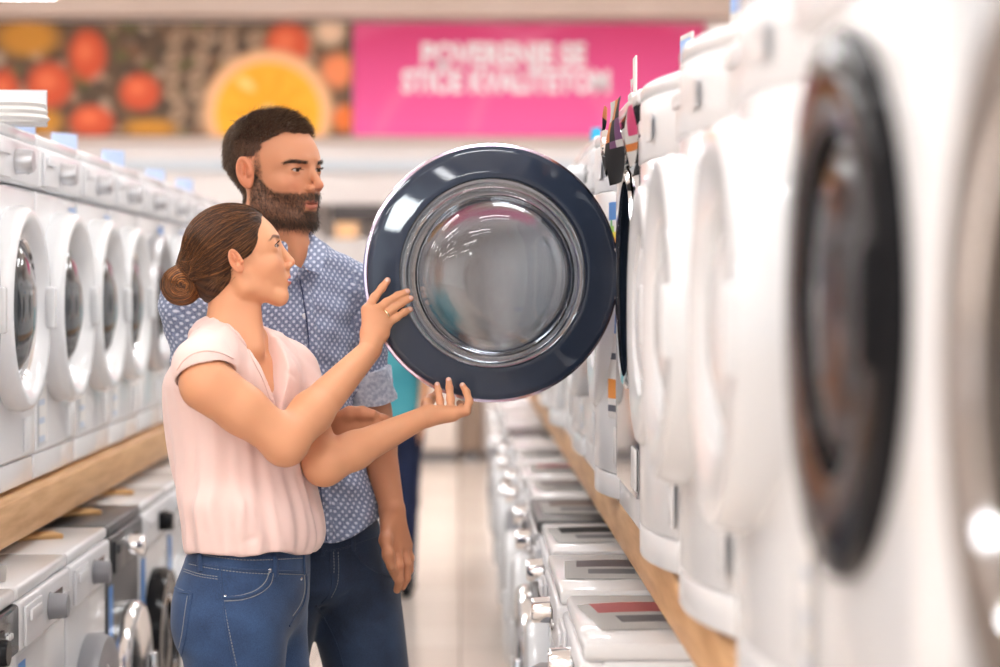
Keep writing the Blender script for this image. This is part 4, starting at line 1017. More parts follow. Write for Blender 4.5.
# neck and the deep front opening
fb_.cone(W_(235, 270, 4.31), W_(236, 326, 4.31), .055, .054, .01, op='s')
TF = Matrix.Translation(P(236, 322, 4.31)) @ Matrix.Rotation(tyaw, 4, 'Z')
vb = (414 - 322) / F * 4.2
def vneck(X, Y, Z):
    wv = .066 * np.clip((Z + vb) / vb, 0, 1.4)
    return smax((np.abs(Y - .002) - wv), -(X - .01), .01) + 0 * Z
fb_.apply(vneck, [(0, -.09, -vb - .01), (.25, .09, .06)], .005, TF, .005, 's')
co, q = fb_.mesh(); del fb_
co = relax(co, q, 1, .5); nn = normals(co, q)
# pulled creases around the armhole and across the chest
for a, b, w, amp in (((180, 385, 4.16), (215, 430, 4.16), .006, -.006), ((186, 384, 4.15), (232, 418, 4.16), .006, .005), ((176, 395, 4.17), (222, 448, 4.16), .007, .005), ((190, 330, 4.2), (170, 372, 4.14), .006, -.004),
                     ((205, 328, 4.2), (235, 352, 4.14), .006, -.004), ((232, 332, 4.2), (272, 398, 4.15), .005, .005), ((246, 470, 4.17), (240, 540, 4.17), .010, .006), ((262, 480, 4.18), (258, 545, 4.17), .012, -.003),
                     ((215, 440, 4.16), (205, 545, 4.17), .012, .006), ((190, 420, 4.2), (196, 540, 4.2), .010, -.006), ((290, 480, 4.2), (296, 548, 4.2), .010, .007), ((276, 490, 4.2), (282, 545, 4.2), .010, -.003), ((240, 543, 4.17), (262, 536, 4.17), .008, -.003),
                     ((262, 365, 4.2), (290, 395, 4.2), .008, .004), ((258, 350, 4.2), (300, 380, 4.3), .006, -.004)):
    co = crease(co, nn, P(*a), P(*b), w, amp)
co = co + nn * (.0013 * noise(co * np.array([1, 1, .45]), 95) + .0018 * noise(co * np.array([1, 1, .7]), 48, 12))[:, None]
blouse = np_obj('blouse', tr(co), q, m_blouse, woman)
bb_ = bvh_of(co, q)
for nm_, pts_ in (('neckline_hem', [(227, 325), (236, 333), (247, 348), (257, 366), (266, 385), (271, 398)]), ('neckline_hem', [(255, 347), (262, 358), (268, 372), (272, 390), (272, 400)]), ('sleeve_hem', [(177, 369), (183, 360), (193, 353), (206, 350), (220, 352), (233, 358)])):
    seam(nm_, bb_, pts_, .001, m_blouse, blouse, WO, flatw=.0035, lift=.0004)
# ------------------------------------------------------------------ jeans
def denim(name, c1, c2):
    m = mat(name, c1, .8, sheen=.15); n, l = nt(m); b = n['Principled BSDF']; tc = n.new('ShaderNodeTexCoord')
    t = n.new('ShaderNodeTexNoise'); t.inputs['Scale'].default_value = 9; t.inputs['Detail'].default_value = 5; l.new(tc.outputs['Object'], t.inputs['Vector'])
    t2 = n.new('ShaderNodeTexNoise'); t2.inputs['Scale'].default_value = 500; t2.inputs['Detail'].default_value = 1; l.new(tc.outputs['Object'], t2.inputs['Vector'])
    ad = n.new('ShaderNodeMath'); ad.operation = 'MULTIPLY_ADD'; ad.inputs[1].default_value = .5; l.new(t2.outputs['Fac'], ad.inputs[0]); l.new(t.outputs['Fac'], ad.inputs[2])
    r = n.new('ShaderNodeValToRGB'); r.color_ramp.elements[0].position = .5; r.color_ramp.elements[1].position = .98; r.color_ramp.elements[0].color = (*c1, 1); r.color_ramp.elements[1].color = (*c2, 1)
    l.new(ad.outputs[0], r.inputs[0]); l.new(r.outputs[0], b.inputs['Base Color'])
    bp = n.new('ShaderNodeBump'); bp.inputs['Strength'].default_value = .35; bp.inputs['Distance'].default_value = .0008; l.new(t2.outputs['Fac'], bp.inputs['Height']); l.new(bp.outputs[0], b.inputs['Normal'])
    return m
m_jw = denim('blue_denim', lin(20, 40, 72), lin(56, 85, 126)); m_jm = denim('dark_denim', lin(18, 30, 50), lin(44, 62, 90))
m_st = mat('pale_stitching', lin(150, 150, 150), .7)
def limb_jeans(f, hip, knee, ank, r, k=.03):
    f.cone(hip, knee, r[0], r[1], k); f.cone(knee, knee.lerp(ank, .35), r[1], r[1] * .98, .02); f.cone(knee.lerp(ank, .35), ank, r[1] * .98, r[2], .02)
fj = Field(axis((-.66, -.24, .0032)), axis((4.08, 4.56, .0035)), axis((.055, .75, .008), (.75, 1.03, .003)))
jy = math.radians(-22)
fj.loft([slc(191, 309, 546, 4.33, .145, jy), slc(187, 309, 558, 4.33, .15, jy), slc(180, 309, 580, 4.33, .160, jy), slc(177, 308, 602, 4.33, .168, jy), slc(178, 304, 622, 4.33, .170, jy), slc(184, 292, 640, 4.33, .165, jy)], .02)
limb_jeans(fj, P(233, 632, 4.255), P(243, 800, 4.22), P(232, 985, 4.26), (.108, .068, .048)); limb_jeans(fj, P(258, 632, 4.41), P(288, 800, 4.38), P(282, 985, 4.42), (.100, .066, .048))
fj.ell(P(207, 608, 4.27), (.06, .07, .08), .03)
co, q = fj.mesh(); del fj
co = relax(co, q, 2, .5); nn = normals(co, q)
co = co + nn * (.0012 * noise(co, 55) * sm(co[:, 2], .1, .3))[:, None]
for a, b, w, amp in (((303, 590, 4.2), (262, 640, 4.15), .006, -.005), ((300, 600, 4.2), (285, 632, 4.2), .006, -.008), ((285, 628, 4.2), (294, 672, 4.2), .006, -.010), ((225, 600, 4.15), (280, 606, 4.15), .006, -.0025), ((220, 615, 4.15), (275, 625, 4.15), .008, .003), ((190, 640, 4.17), (230, 652, 4.15), .006, -.003)):
    co = crease(co, nn, P(*a), P(*b), w, amp)
jeans = np_obj('jeans', tr(co), q, m_jw, woman)
bj = bvh_of(co, q)
J = lambda name, pts, **k: seam(name, bj, pts, k.pop('r', .0008), k.pop('m', m_st), jeans, WO, **k)
J('waistband', [(189, 561), (215, 566), (250, 570), (285, 571), (309, 572)], flatw=.0015, m=m_jw)
J('stitching', [(189, 564), (215, 569), (250, 573), (285, 574), (308, 575)], dash=4)
J('stitching', [(190, 553), (230, 559), (260, 560), (305, 558)], dash=4)
J('stitching', [(184, 569), (200, 574), (221, 577)], dash=4); J('stitching', [(184, 571.5), (200, 576.5), (221, 579.5)], dash=4)
J('pocket_edge', [(223, 598), (240, 597), (256, 592), (267, 583), (271, 573)], flatw=.003, m=m_jw)
J('stitching', [(223, 597), (240, 595.5), (255, 590.5), (265, 582), (269, 572)], r=.0009); J('stitching', [(223, 601), (241, 600), (258, 594.5), (270, 585), (273.5, 573)], r=.0008)
J('side_seam', [(220, 566), (222, 590), (225, 615), (230, 645), (236, 672)], flatw=.0022, m=m_jw); J('stitching', [(223.5, 600), (227, 620), (232, 645), (238, 672)], dash=4, r=.0008)
J('back_pocket', [(175.5, 588), (183, 592), (191.5, 594), (189, 610), (186, 635), (181.5, 655)], flatw=.003, m=m_jw)
J('stitching', [(176.5, 587.5), (184, 591), (192, 593.5)], r=.0009); J('stitching', [(190.5, 595), (188, 612), (185, 636), (180.5, 656)], r=.0009); J('stitching', [(187.5, 596), (185, 612), (182, 634), (179, 648)], r=.0007)
J('fly_seam', [(306, 572), (306, 590), (302, 606), (294, 618), (289, 626)], flatw=.002, m=m_jw); J('stitching', [(304, 575), (304.5, 590), (300.5, 604), (292.5, 616)], r=.0008)
for x, y0, y1 in ((200, 552, 572), (274.5, 552, 577), (303, 552, 574)):
    J('belt_loop', [(x, y0), (x + .5, (y0 + y1) / 2), (x + 1, y1)], flatw=.0065, lift=.002, m=m_jw)
def stud(bv, px, py, r, m, parent, WOx, name):
    h = onto(bv, px, py, .0005)
    if not h: return
    bm = bmesh.new(); lathe(bm, [(0, .0022), (r * .6, .002), (r, .0008), (r, -.001), (0, -.001)], (0, 0, 0), 'z', 16)
    o = bm_obj(name, bm, m, parent); o.data.transform(WOx @ Matrix.Translation(h[0]) @ h[1].to_track_quat('Z', 'Y').to_matrix().to_4x4()); return o
for x, y in ((225, 597), (270, 570.5), (301, 579)): stud(bj, x, y, .0042, M['chrome'], jeans, WO, 'rivet')
# shoes below the frame
def shoes(ps, m, parent, WOx, dirs):
    for (x, y), a in zip(ps, dirs):
        f = Field(axis((x - .2, x + .2, .004)), axis((y - .2, y + .2, .004)), axis((-.012, .14, .004)))
        R_ = Matrix.Translation((x, y, 0)) @ Matrix.Rotation(a, 4, 'Z')
        f.cone((-.05, 0, .04), (.02, 0, .045), .038, .042, .02, R_); f.cone((.02, 0, .04), (.13, 0, .03), .042, .034, .03, R_); f.cone((-.03, 0, .05), (-.03, 0, .1), .04, .042, .02, R_)
        f.apply(lambda X, Y, Z: -Z + .001 + 0 * X, [(-.2, -.2, -.02), (.2, .2, .1)], 0, None, .003, 'i')
        f.d[:, :, f.a[2] < .0015] = .001
        c, qq = f.mesh(); o = np_obj('shoe', c + np.array(WOx.translation), qq, m, parent)
pk = P(243, 985, 4.26)
shoes([(P(232, 985, 4.26).x + .01, 4.26), (P(282, 985, 4.42).x + .01, 4.42)], M['paper'], woman, WO, (-.3, -.15))
# ------------------------------------------------------------------ hair strands
def strands(name, lines, width, m, parent, WOx, seed=1, base=(.2, .1, .05), hi=None, taper=True, seg=3):
    """lines: (n, k, 3) array of poly-lines; each becomes a thin three sided strand"""
    L = np.asarray(lines, float); n, k, _ = L.shape; r = np.random.RandomState(seed)
    T = np.gradient(L, axis=1); T /= np.linalg.norm(T, axis=2, keepdims=True) + 1e-9
    up = np.tile(np.array([.31, .17, .93]), (n, k, 1)); A = np.cross(T, up); A /= np.linalg.norm(A, axis=2, keepdims=True) + 1e-9; B = np.cross(T, A)
    w = width * (.7 + .6 * r.rand(n))[:, None, None] * (np.linspace(1, .25, k)[None, :, None] ** .7 if taper else (1 - .75 * np.abs(np.linspace(-1, 1, k)) ** 6)[None, :, None])
    V = np.stack([L + w * (A * math.cos(a) + B * math.sin(a)) for a in (0, 2.094, 4.189)], 2)   # n,k,3,3
    idx = np.arange(n * k * 3).reshape(n, k, 3)
    q = np.stack([np.stack([idx[:, :-1, j], idx[:, :-1, (j + 1) % 3], idx[:, 1:, (j + 1) % 3], idx[:, 1:, j]], -1) for j in range(3)], 2).reshape(-1, 4)
    t = r.rand(n)[:, None]; c = np.array(base) * (.55 + .9 * r.rand(n)[:, None])
    if hi is not None: wgt = (t ** 3.2); c = c * (1 - wgt) + np.array(hi) * wgt
    C = np.repeat(c[:, None, :], k * 3, 1).reshape(-1, 3)
    return V.reshape(-1, 3) + np.array(WOx.translation), q, C
m_hair = attr_mat('hair', .46, spec=.35)
# woman: cap that follows the skull, swept back into a low bun
def ellp(c, r, d): # point on ellipsoid in direction d (n,3)
    return c + d / np.linalg.norm(d / r, axis=-1, keepdims=True)
HC, HR = np.array([-.013, 0, .030]), np.array([.0945, .0765, .0835])
bunL = np.array([-.122, .0, .0])      # filled below from the photograph
bw = local(WH, np.array([P(182, 285, 4.31)]))[0]; kw = local(WH, np.array([P(189, 266, 4.30)]))[0]
gath = kw * .5 + bw * .5 + np.array([.022, 0, .006])
fh = Field(axis((wo.x - .17, wo.x + .09, .0018)), axis((4.2, 4.42, .002)), axis((1.44, 1.70, .0018)))
fh.ell(tuple(HC), tuple(HR), .004, WH)
def haircut(X, Y, Z):
    # face opening: hair line runs from the forehead down past the temple to behind the ear
    ay = np.abs(Y) * 1000; x, z = X * 1000, Z * 1000
    line = 64 - 30 * np.clip((62 - z) / 60, 0, 1) - 22 * np.clip((30 - z) / 45, 0, 1) ** 1.2
    line = line - 38 * np.clip((2 - z) / 20, 0, 1)
    line = line - .15 * ay * sm(z, 10, 50)
    return (line - x) * .001 * .8
fh.apply(haircut, [(-.12, -.1, -.09), (.12, .1, .13)], 0, WH, .004, 's')
fh.cone(tuple(gath + np.array([.04, 0, .015])), tuple(gath), .052, .03, .03, WH, flat=((0, 1, 0), 1.15))
fh.cone((-.055, .0, -.03), tuple(gath), .05, .03, .03, WH)
fh.ell(tuple(bw), (.0435, .045, .0415), .006, WH); fh.ell(tuple(kw), (.013, .02, .012), .004, WH)
co, q = fh.mesh(); del fh
co = relax(co, q, 2, .5); hh = local(WH, co)
nn = normals(co, q)
# combed grooves following the sweep
def sweep(h):
    d = h - gath; th = np.arctan2(d[:, 1], d[:, 2] * .8 + d[:, 0] * .35); return th
th = sweep(hh); bunm = sm(np.linalg.norm((hh - bw) / np.array([.042, .046, .039]), axis=1), 1.15, 1.02)
db = hh - bw; tb = np.arctan2(db[:, 2], db[:, 0]); sp = tb * 2 + np.abs(db[:, 1]) * 60
g = (np.sin(th * 70) * .5 + np.sin(th * 163 + 1) * .5) * (1 - bunm) + bunm * (np.sin((np.linalg.norm(db[:, [0, 2]], axis=1)) * 900 + tb * 3) * .8 + np.sin(tb * 19) * .5)
co = co + nn * (g * .0005)[:, None]
c1, c2 = np.array(lin(52, 32, 22)), np.array(lin(98, 62, 38)); w = (.5 + .5 * np.sin(th * 23 + 2)) * .5; w = w[:, None] * (1 - bunm[:, None]) + bunm[:, None] * (.35 + .3 * np.sin(tb * 6)[:, None])
whair = np_obj('hair', tr(co), q, m_hair, woman, c1 * (1 - w) + c2 * w)
hbv = bvh_of(hh, q)
R_ = np.random.RandomState(11); lines = []
def project(p, lift=.001):
    h = hbv.find_nearest(Vector(p))
    return np.array(h[0]) + np.array((Vector(p) - h[0]).normalized() if (Vector(p) - h[0]).length > 1e-5 else h[1]) * 0 + np.array(h[1]) * lift
cands = []
while len(cands) < 1500:
    d = R_.randn(3); d /= np.linalg.norm(d); p = ellp(HC, HR * 1.02, d)
    if p[2] < -.02: continue
    x, z, ay = p[0] * 1000, p[2] * 1000, abs(p[1]) * 1000
    line = 64 - 30 * np.clip((62 - z) / 60, 0, 1) - 22 * np.clip((30 - z) / 45, 0, 1) ** 1.2 - 38 * np.clip((2 - z) / 20, 0, 1) - .15 * ay * sm(z, 10, 50)
    if x > line + 3 or x < line - 95: continue
    cands.append(p)
for p in cands:
    K = 18; pts = []; lf = .0006 + .0012 * R_.rand(); jit = R_.randn(3) * .004
    end = gath + jit * np.array([.6, 2.2, 1.2])
    for i in range(K):
        t = i / (K - 1); q0 = p * (1 - t) + end * t; q0 = q0 + np.array([0, 0, .0]) 
        dd = q0 - HC; q1 = HC + dd / max(np.linalg.norm(dd / HR), 1e-3)
        q0 = q1 * (1 - t ** 3) + q0 * t ** 3
        pts.append(project(q0, lf))
    lines.append(pts)
lines = np.array(lines); Mh = np.array(WH); Lw = lines @ Mh[:3, :3].T + Mh[:3, 3]
v1, q1, c1_ = strands('s', Lw, .00055, m_hair, woman, WO, 3, lin(58, 37, 26), lin(156, 102, 60), taper=False)
# bun coils
lines = []
for i in range(700):
    t0 = R_.rand() * 6.28; s0 = .05 + .95 * R_.rand() ** .6; ys = -1 if R_.rand() < .8 else 1; pts = []
    for k in range(14):
        a = t0 + k * .13; rr = s0 * (1 - .012 * k)
        pts.append(project(bw + np.array([math.cos(a) * .0445 * rr, ys * .047 * math.sqrt(max(0, 1 - rr * rr * .95)), math.sin(a) * .0425 * rr]), .0012))
    lines.append(pts)
Lw = np.array(lines) @ Mh[:3, :3].T + Mh[:3, 3]
v2, q2, c2_ = strands('s', Lw, .0006, m_hair, woman, WO, 4, lin(70, 42, 26), lin(190, 122, 64), taper=False)
# loose wisps at the nape
lines = []
for i in range(90):
    p0 = np.array([-.045 + .03 * R_.rand(), -.055 + .015 * R_.randn() * .4, -.035 + .02 * R_.rand()]); e = p0 + np.array([-.03, .002, -.028 + .02 * R_.rand()]) + R_.randn(3) * .004
    lines.append([p0 * (1 - t) + e * t + np.array([0, -.004 * math.sin(t * 3), 0]) for t in np.linspace(0, 1, 14)])
Lw = np.array(lines) @ Mh[:3, :3].T + Mh[:3, 3]
v3, q3, c3_ = strands('s', Lw, .0003, m_hair, woman, WO, 5, lin(100, 66, 44), lin(170, 120, 76))
np_obj('hair_strands', np.vstack([v1, v2, v3]), np.vstack([q1, q2 + len(v1), q3 + len(v1) + len(v2)]), m_hair, whair, np.vstack([c1_, c2_, c3_]))
lashes(WH, 1.0, woman, 10, 26, 7.5, m_hair, WO, False)
# ================================================================== the man
SK_M = lin(200, 138, 104)
MS = 1.15; mo = P(275, 171, 4.62)
MH = Matrix.Translation(mo) @ Matrix.Rotation(math.radians(-34), 4, 'Z') @ Matrix.Rotation(math.radians(1), 4, 'Y') @ Matrix.Rotation(math.radians(2), 4, 'X')
myaw = math.radians(-63)
fm = Field(axis((-.68, mo.x - .14, .003), (mo.x - .14, mo.x + .13, .0016), (mo.x + .13, -.02, .0026)),
           axis((4.40, 4.49, .0026), (4.49, 4.76, .0019), (4.76, 4.96, .004)),
           axis((.80, 1.05, .0026), (1.05, 1.16, .006), (1.16, 1.24, .0024), (1.24, 1.59, .005), (1.59, 1.93, .0016)))
def slm(px0, px1, py, Y, a_lat, yaw): return slc(px0, px1, py, Y, a_lat, yaw)
def lat(c, py, Y, a, b): p = P(c, py, Y); return (p.z, p.x, p.y, b, a, myaw)   # b fore-aft, a sideways
fm.loft([lat(272, 288, 4.665, .11, .055), lat(272, 315, 4.67, .15, .085), lat(275, 360, 4.67, .155, .095), lat(285, 430, 4.67, .14, .092), lat(300, 500, 4.67, .15, .10), lat(312, 570, 4.68, .16, .11)], .02)
fm.cone(P(272, 215, 4.62), P(280, 270, 4.655), .064, .068, .02); fm.cone(P(293, 232, 4.59), P(300, 262, 4.60), .03, .03, .02)
msR, msL = P(192, 305, 4.61), P(349, 292, 4.745)
fm.cone(P(262, 270, 4.64), msR, .045, .052, .03); fm.cone(P(292, 270, 4.66), msL, .045, .052, .03)
meR, mwR = P(212, 432, 4.60), P(318, 436, 4.50); meL, mwL = P(370, 412, 4.74), P(391.5, 506, 4.665)
fm.cone(msR, meR, .056, .045, .02); fm.cone(meR, meR.lerp(mwR, .35), .045, .044, .02); fm.cone(meR.lerp(mwR, .35), mwR, .044, .029, .02)
fm.cone(msL, meL, .057, .044, .02); fm.cone(meL, meL.lerp(mwL, .3), .044, .042, .02); fm.cone(meL.lerp(mwL, .3), mwL, .042, .0275, .02)
# left hand hanging
KM = [(389.5, 541, 4.625), (396, 546, 4.63), (402, 547, 4.645), (406.5, 545, 4.66)]
palm(fm, P(392, 512, 4.66), KM, .0215, .014, .014)
finger(fm, [KM[0], (390.5, 559, 4.605), (393.5, 571, 4.605), (396, 578, 4.615)], .0098)
finger(fm, [KM[1], (399, 566, 4.615), (399.5, 580, 4.62), (397, 590, 4.63)], .0100)
finger(fm, [KM[2], (407, 564, 4.635), (406.5, 578, 4.64), (402.5, 587, 4.645)], .0096)
finger(fm, [KM[3], (410, 558, 4.655), (409.5, 570, 4.66), (406, 578, 4.665)], .0086)
fm.chain([P(388, 522, 4.64), P(385.5, 540, 4.60), P(388, 555, 4.585), P(391, 567, 4.59)], [.017, .0125, .011, .0095], .012)
# right hand between her arms
KN = [(362, 418, 4.475), (364, 424, 4.47), (363, 431, 4.475), (359, 438, 4.49)]
palm(fm, P(327, 433, 4.495), KN, .025, .0155, .014)
finger(fm, [KN[0], (375, 416.5, 4.465), (384, 419, 4.46), (391, 422.5, 4.465)], .0100)
finger(fm, [KN[1], (377, 425, 4.455), (384, 430, 4.46), (387, 437, 4.47)], .0100)
finger(fm, [KN[2], (374, 434, 4.46), (380, 440, 4.47), (381, 447, 4.48)], .0098)
finger(fm, [KN[3], (368, 443, 4.475), (373, 449, 4.485), (374, 455, 4.495)], .009)
fm.chain([P(335, 421, 4.48), P(350, 413.5, 4.465), P(362, 412.5, 4.455), P(373, 414.5, 4.45)], [.018, .0135, .0115, .010], .012)
head(fm, MH, MS, True)
fm.cone((.02 * MS, 0, -.075 * MS), (-.03, 0, -.16), .05, .06, .03, MH)
co, q = fm.mesh(); del fm
co = relax(co, q, 1, .4); nn = normals(co, q)
co = hcrease(co, nn, MH, MS, [((93, 16, -34), (80, 31, -60), .0045, -.0020), ((84, 20, -6), (66, 46, -9), .0035, -.0011), ((60, 52, 2), (50, 60, 6), .002, -.0008), ((62, 51, -3), (52, 59, -5), .002, -.0008), ((80, 0.1, 40), (70, 40, 42), .002, -.0006), ((79, .1, 52), (68, 38, 54), .002, -.0006),
    ((88, 3, 12), (86, 5, 24), .002, -.0012), ((60, 30, -36), (50, 44, -52), .012, -.0025), ((80, 18, 9), (68, 47, 8), .0025, -.0012)])
h = local(MH, co)
col = face_colour(h, SK_M, lin(178, 98, 88), lin(56, 38, 30), MS, True)
inh = sm(h[:, 2], -.15, -.12)[:, None] * (np.linalg.norm(h[:, :2], axis=1) < .16)[:, None]
base = np.tile(np.array(SK_M), (len(co), 1)) * (1 + .03 * noise(co, 60)[:, None])
col = base * (1 - inh) + col * inh
p = h / MS * 1000; X_, Y_, Z_ = p[:, 0], np.abs(p[:, 1]), p[:, 2]
def beard_w(X_, Y_, Z_):
    """1 where the beard grows"""
    cheek = -32 - 8 * sm(X_, 14, 60) + 30 * gs(X_, 4, 18)              # upper edge of the cheek beard
    w = sm(cheek - Z_, -3, 5) * sm(X_, -8, 2)
    must = sm(-40 - Z_, -1, 3) * sm(Z_, -60, -54) * sm(30 - Y_, 0, 6) * (X_ > 60)
    w = np.maximum(w * (1 - (Z_ > -44) * (X_ > 66) * (Y_ < 32)), must)
    side = sm(X_, 4, 9) * sm(24 - X_, 0, 10) * sm(44 - Z_, 0, 12) * sm(Z_, -50, -40) * (Y_ > 50); w = np.maximum(w, .6 * side * (Y_ < 74))
    lips = sm(20 - Y_, -1, 3) * sm(Z_, -76, -73) * sm(-53.5 - Z_, 0, 2) * (X_ > 66)
    under = sm(Z_, -112, -100); bare = gs(Y_, 0, 7) * gs(Z_, -74, 4) * .5
    w = w * (1 - (Y_ > 70.5) * (Z_ > -48))
    return np.clip(w * (1 - lips) * under - bare * 0, 0, 1)
def scalp_w(X_, Y_, Z_):
    line = 65 + 1.2 * np.sin(Y_ * .31 + Z_ * .2) + 1.2 * np.sin(Z_ * .5) - .10 * Y_ - 34 * sm(-Z_, -74, -46) - 16 * sm(-Z_, -44, -24)
    line = line + 8 * gs(Y_, 0, 30) * (Z_ > 60) - 10 * gs(Y_, 42, 10) * gs(Z_, 72, 14)
    w = sm(line - X_, -2, 5) * sm(Z_ + .75 * (-X_ - 20) , -70, -52)
    ear = (X_ > -34) * (X_ < 14) * (Z_ < 30); behind = sm(-X_, 22, 32)
    return w * np.where(Z_ < 26, np.maximum(behind, 0), 1)
bw_, sw_ = beard_w(X_, Y_, Z_), scalp_w(X_, Y_, Z_)
stip = .58 + .16 * noise(h, 900)[:, None]
col = col * (1 - stip * bw_[:, None] * inh) + np.array(lin(58, 45, 38)) * stip * bw_[:, None] * inh
col = col * (1 - .85 * sw_[:, None] * inh) + np.array(lin(40, 29, 24)) * .85 * sw_[:, None] * inh
man = empty('person', (float(mo.x), 4.66, 0), 0, 'bearded man with short dark hair in blue dotted shirt standing behind the woman', 'person')
MO = Matrix.Translation(-Vector(man.location)); trm = lambda c: c + np.array(MO.translation)
np_obj('body', trm(co), q, m_skin, man, np.clip(col, 0, 1))
eyes(MO @ MH, MS, man, (-.02, -.02)); lashes(MH, MS, man, 0, 22, 4.5, m_hair, MO, True)
nn = normals(co, q); nh = nn @ np.array(MH)[:3, :3]
# ---- short hair and beard grown from the skin
def grow(sel, n, seed, length, dirf, width, base, hi, k=5, name='hair', lift=0):
    r = np.random.RandomState(seed); i = np.nonzero(sel > r.rand(len(sel)) * .9 + .05)[0]; i = i[r.randint(0, len(i), n)]
    p0 = h[i] + r.randn(len(i), 3) * .0009; nv = nh[i]; d = dirf(p0 / MS * 1000, nv, r); d = d - nv * np.minimum((d * nv).sum(1), 0)[:, None]; d /= np.linalg.norm(d, axis=1, keepdims=True)
    L = length(p0 / MS * 1000, r)[:, None] * (.7 + .6 * r.rand(len(i), 1)); t = np.linspace(0, 1, k); L_ = np.zeros((len(i), k, 3))
    for j, tt in enumerate(t): L_[:, j] = p0 - nv * .001 + L * tt * (nv * (1 - .55 * tt) * (1 - lift) * .8 + d * (.5 + .9 * tt))
    Lw = L_ @ np.array(MH)[:3, :3].T + np.array(MH)[:3, 3]
    return strands(name, Lw, width, m_hair, man, MO, seed, base, hi)
inhead = (h[:, 2] > -.14) & (np.linalg.norm(h[:, :2], axis=1) < .15)
def d_hair(p, nv, r):
    d = np.stack([.75 + 0 * p[:, 0], p[:, 1] * .004, -.1 + 0 * p[:, 0]], 1); low = sm(50 - p[:, 2], 0, 30)[:, None]; back = sm(-p[:, 0], 0, 95)[:, None]
    d = d * (1 - low) + np.array([-.25, 0, -1.]) * low; d = d * (1 - back) + np.array([.05, 0, -1.]) * back + r.randn(len(p), 3) * .2 + nv * .35; return d
def l_hair(p, r): return .0050 + .0075 * sm(p[:, 2], 40, 88) - .003 * sm(p[:, 0], 30, 60) + .003 * sm(-p[:, 0], 10, 60) * (p[:, 2] > 10)
g1 = grow(sw_ * inhead, 17000, 21, l_hair, d_hair, .00040, lin(84, 63, 50), lin(140, 112, 90))
gb = grow(bw_ ** 1.5 * inhead, 7500, 22, lambda p, r: .0050 + .0035 * sm(-p[:, 2], 70, 100), lambda p, nv, r: np.stack([.35 + 0 * p[:, 0], 0 * p[:, 0], -1 + 0 * p[:, 0]], 1) + r.randn(len(p), 3) * .35, .00030, lin(52, 40, 34), lin(112, 90, 74))
zc = 14 + 2.5 * gs(Y_, 38, 16) - 3 * sm(Y_, 40, 54); brw = sm(3.0 - np.abs(Z_ - zc), 0, 1.5) * sm(Y_, 12, 16) * sm(54 - Y_, 0, 5) * (X_ > 34)
ge, ge2 = [grow(brw * inhead * (p[:, 1] * sg > 0), 260, 23, lambda p, r: .006 + 0 * p[:, 0], lambda p, nv, r: np.stack([-.3 + 0 * p[:, 0], np.sign(p[:, 1]), .1 + 0 * p[:, 0]], 1) + r.randn(len(p), 3) * .2, .00028, lin(54, 38, 30), lin(90, 66, 52)) for sg in (1, -1)]
np_obj('hair', *g1[:2], m_hair, man, g1[2]); np_obj('beard', *gb[:2], m_hair, man, gb[2]); np_obj('eyebrow', *ge[:2], m_hair, man, ge[2]); np_obj('eyebrow', *ge2[:2], m_hair, man, ge2[2])
# ------------------------------------------------------------------ shirt
m_shirt = mat('dotted_chambray', (.2, .25, .4), .8, sheen=.1); n, l = nt(m_shirt); b = n['Principled BSDF']
def mth(op, a, bb=None, c=None):
    x = n.new('ShaderNodeMath'); x.operation = op
    for i, v in enumerate((a, bb, c)):
        if v is None: continue
        if isinstance(v, (int, float)): x.inputs[i].default_value = v
        else: l.new(v, x.inputs[i])
    return x.outputs[0]
at = n.new('ShaderNodeAttribute'); at.attribute_name = 'Pat'; sx = n.new('ShaderNodeSeparateXYZ'); l.new(at.outputs['Vector'], sx.inputs[0])
def dots(ox, oy):
    u = mth('SUBTRACT', mth('FRACT', mth('ADD', mth('DIVIDE', sx.outputs[0], .0165), ox)), .5); v = mth('SUBTRACT', mth('FRACT', mth('ADD', mth('DIVIDE', sx.outputs[1], .0165), oy)), .5)
    return mth('SQRT', mth('ADD', mth('MULTIPLY', u, u), mth('MULTIPLY', v, v)))
dd = mth('MINIMUM', dots(0, 0), dots(.5, .5)); msk = n.new('ShaderNodeMapRange'); l.new(dd, msk.inputs[0]); msk.inputs[1].default_value = .25; msk.inputs[2].default_value = .13; msk.inputs[3].default_value = 0; msk.inputs[4].default_value = 1
tc = n.new('ShaderNodeTexCoord'); nz = n.new('ShaderNodeTexNoise'); nz.inputs['Scale'].default_value = 350; nz.inputs['Detail'].default_value = 2; l.new(tc.outputs['Object'], nz.inputs['Vector'])
rp = n.new('ShaderNodeValToRGB'); rp.color_ramp.elements[0].color = (*lin(90, 100, 132), 1); rp.color_ramp.elements[1].color = (*lin(146, 156, 182), 1); rp.color_ramp.elements[0].position = .3; rp.color_ramp.elements[1].position = .7
l.new(nz.outputs['Fac'], rp.inputs[0]); mx = n.new('ShaderNodeMix'); mx.data_type = 'RGBA'; l.new(msk.outputs[0], mx.inputs[0]); l.new(rp.outputs[0], mx.inputs[6]); mx.inputs[7].default_value = (*lin(206, 212, 228), 1)
l.new(mx.outputs[2], b.inputs['Base Color'])
bp = n.new('ShaderNodeBump'); bp.inputs['Strength'].default_value = .25; bp.inputs['Distance'].default_value = .0008; l.new(nz.outputs['Fac'], bp.inputs['Height']); l.new(bp.outputs[0], b.inputs['Normal'])
fs = Field(axis((-.72, -.13, .0028)), axis((4.47, 4.92, .003)), axis((.90, 1.64, .0028)))
fs.loft([lat(274, 262, 4.655, .12, .085), lat(272, 285, 4.66, .175, .10), lat(272, 310, 4.66, .19, .122), lat(273, 350, 4.665, .186, .128), lat(280, 410, 4.665, .172, .122), lat(292, 460, 4.67, .166, .12), lat(304, 500, 4.675, .166, .122), lat(309, 528, 4.68, .170, .126), lat(311, 546, 4.68, .172, .128)], .012, round_=.008)
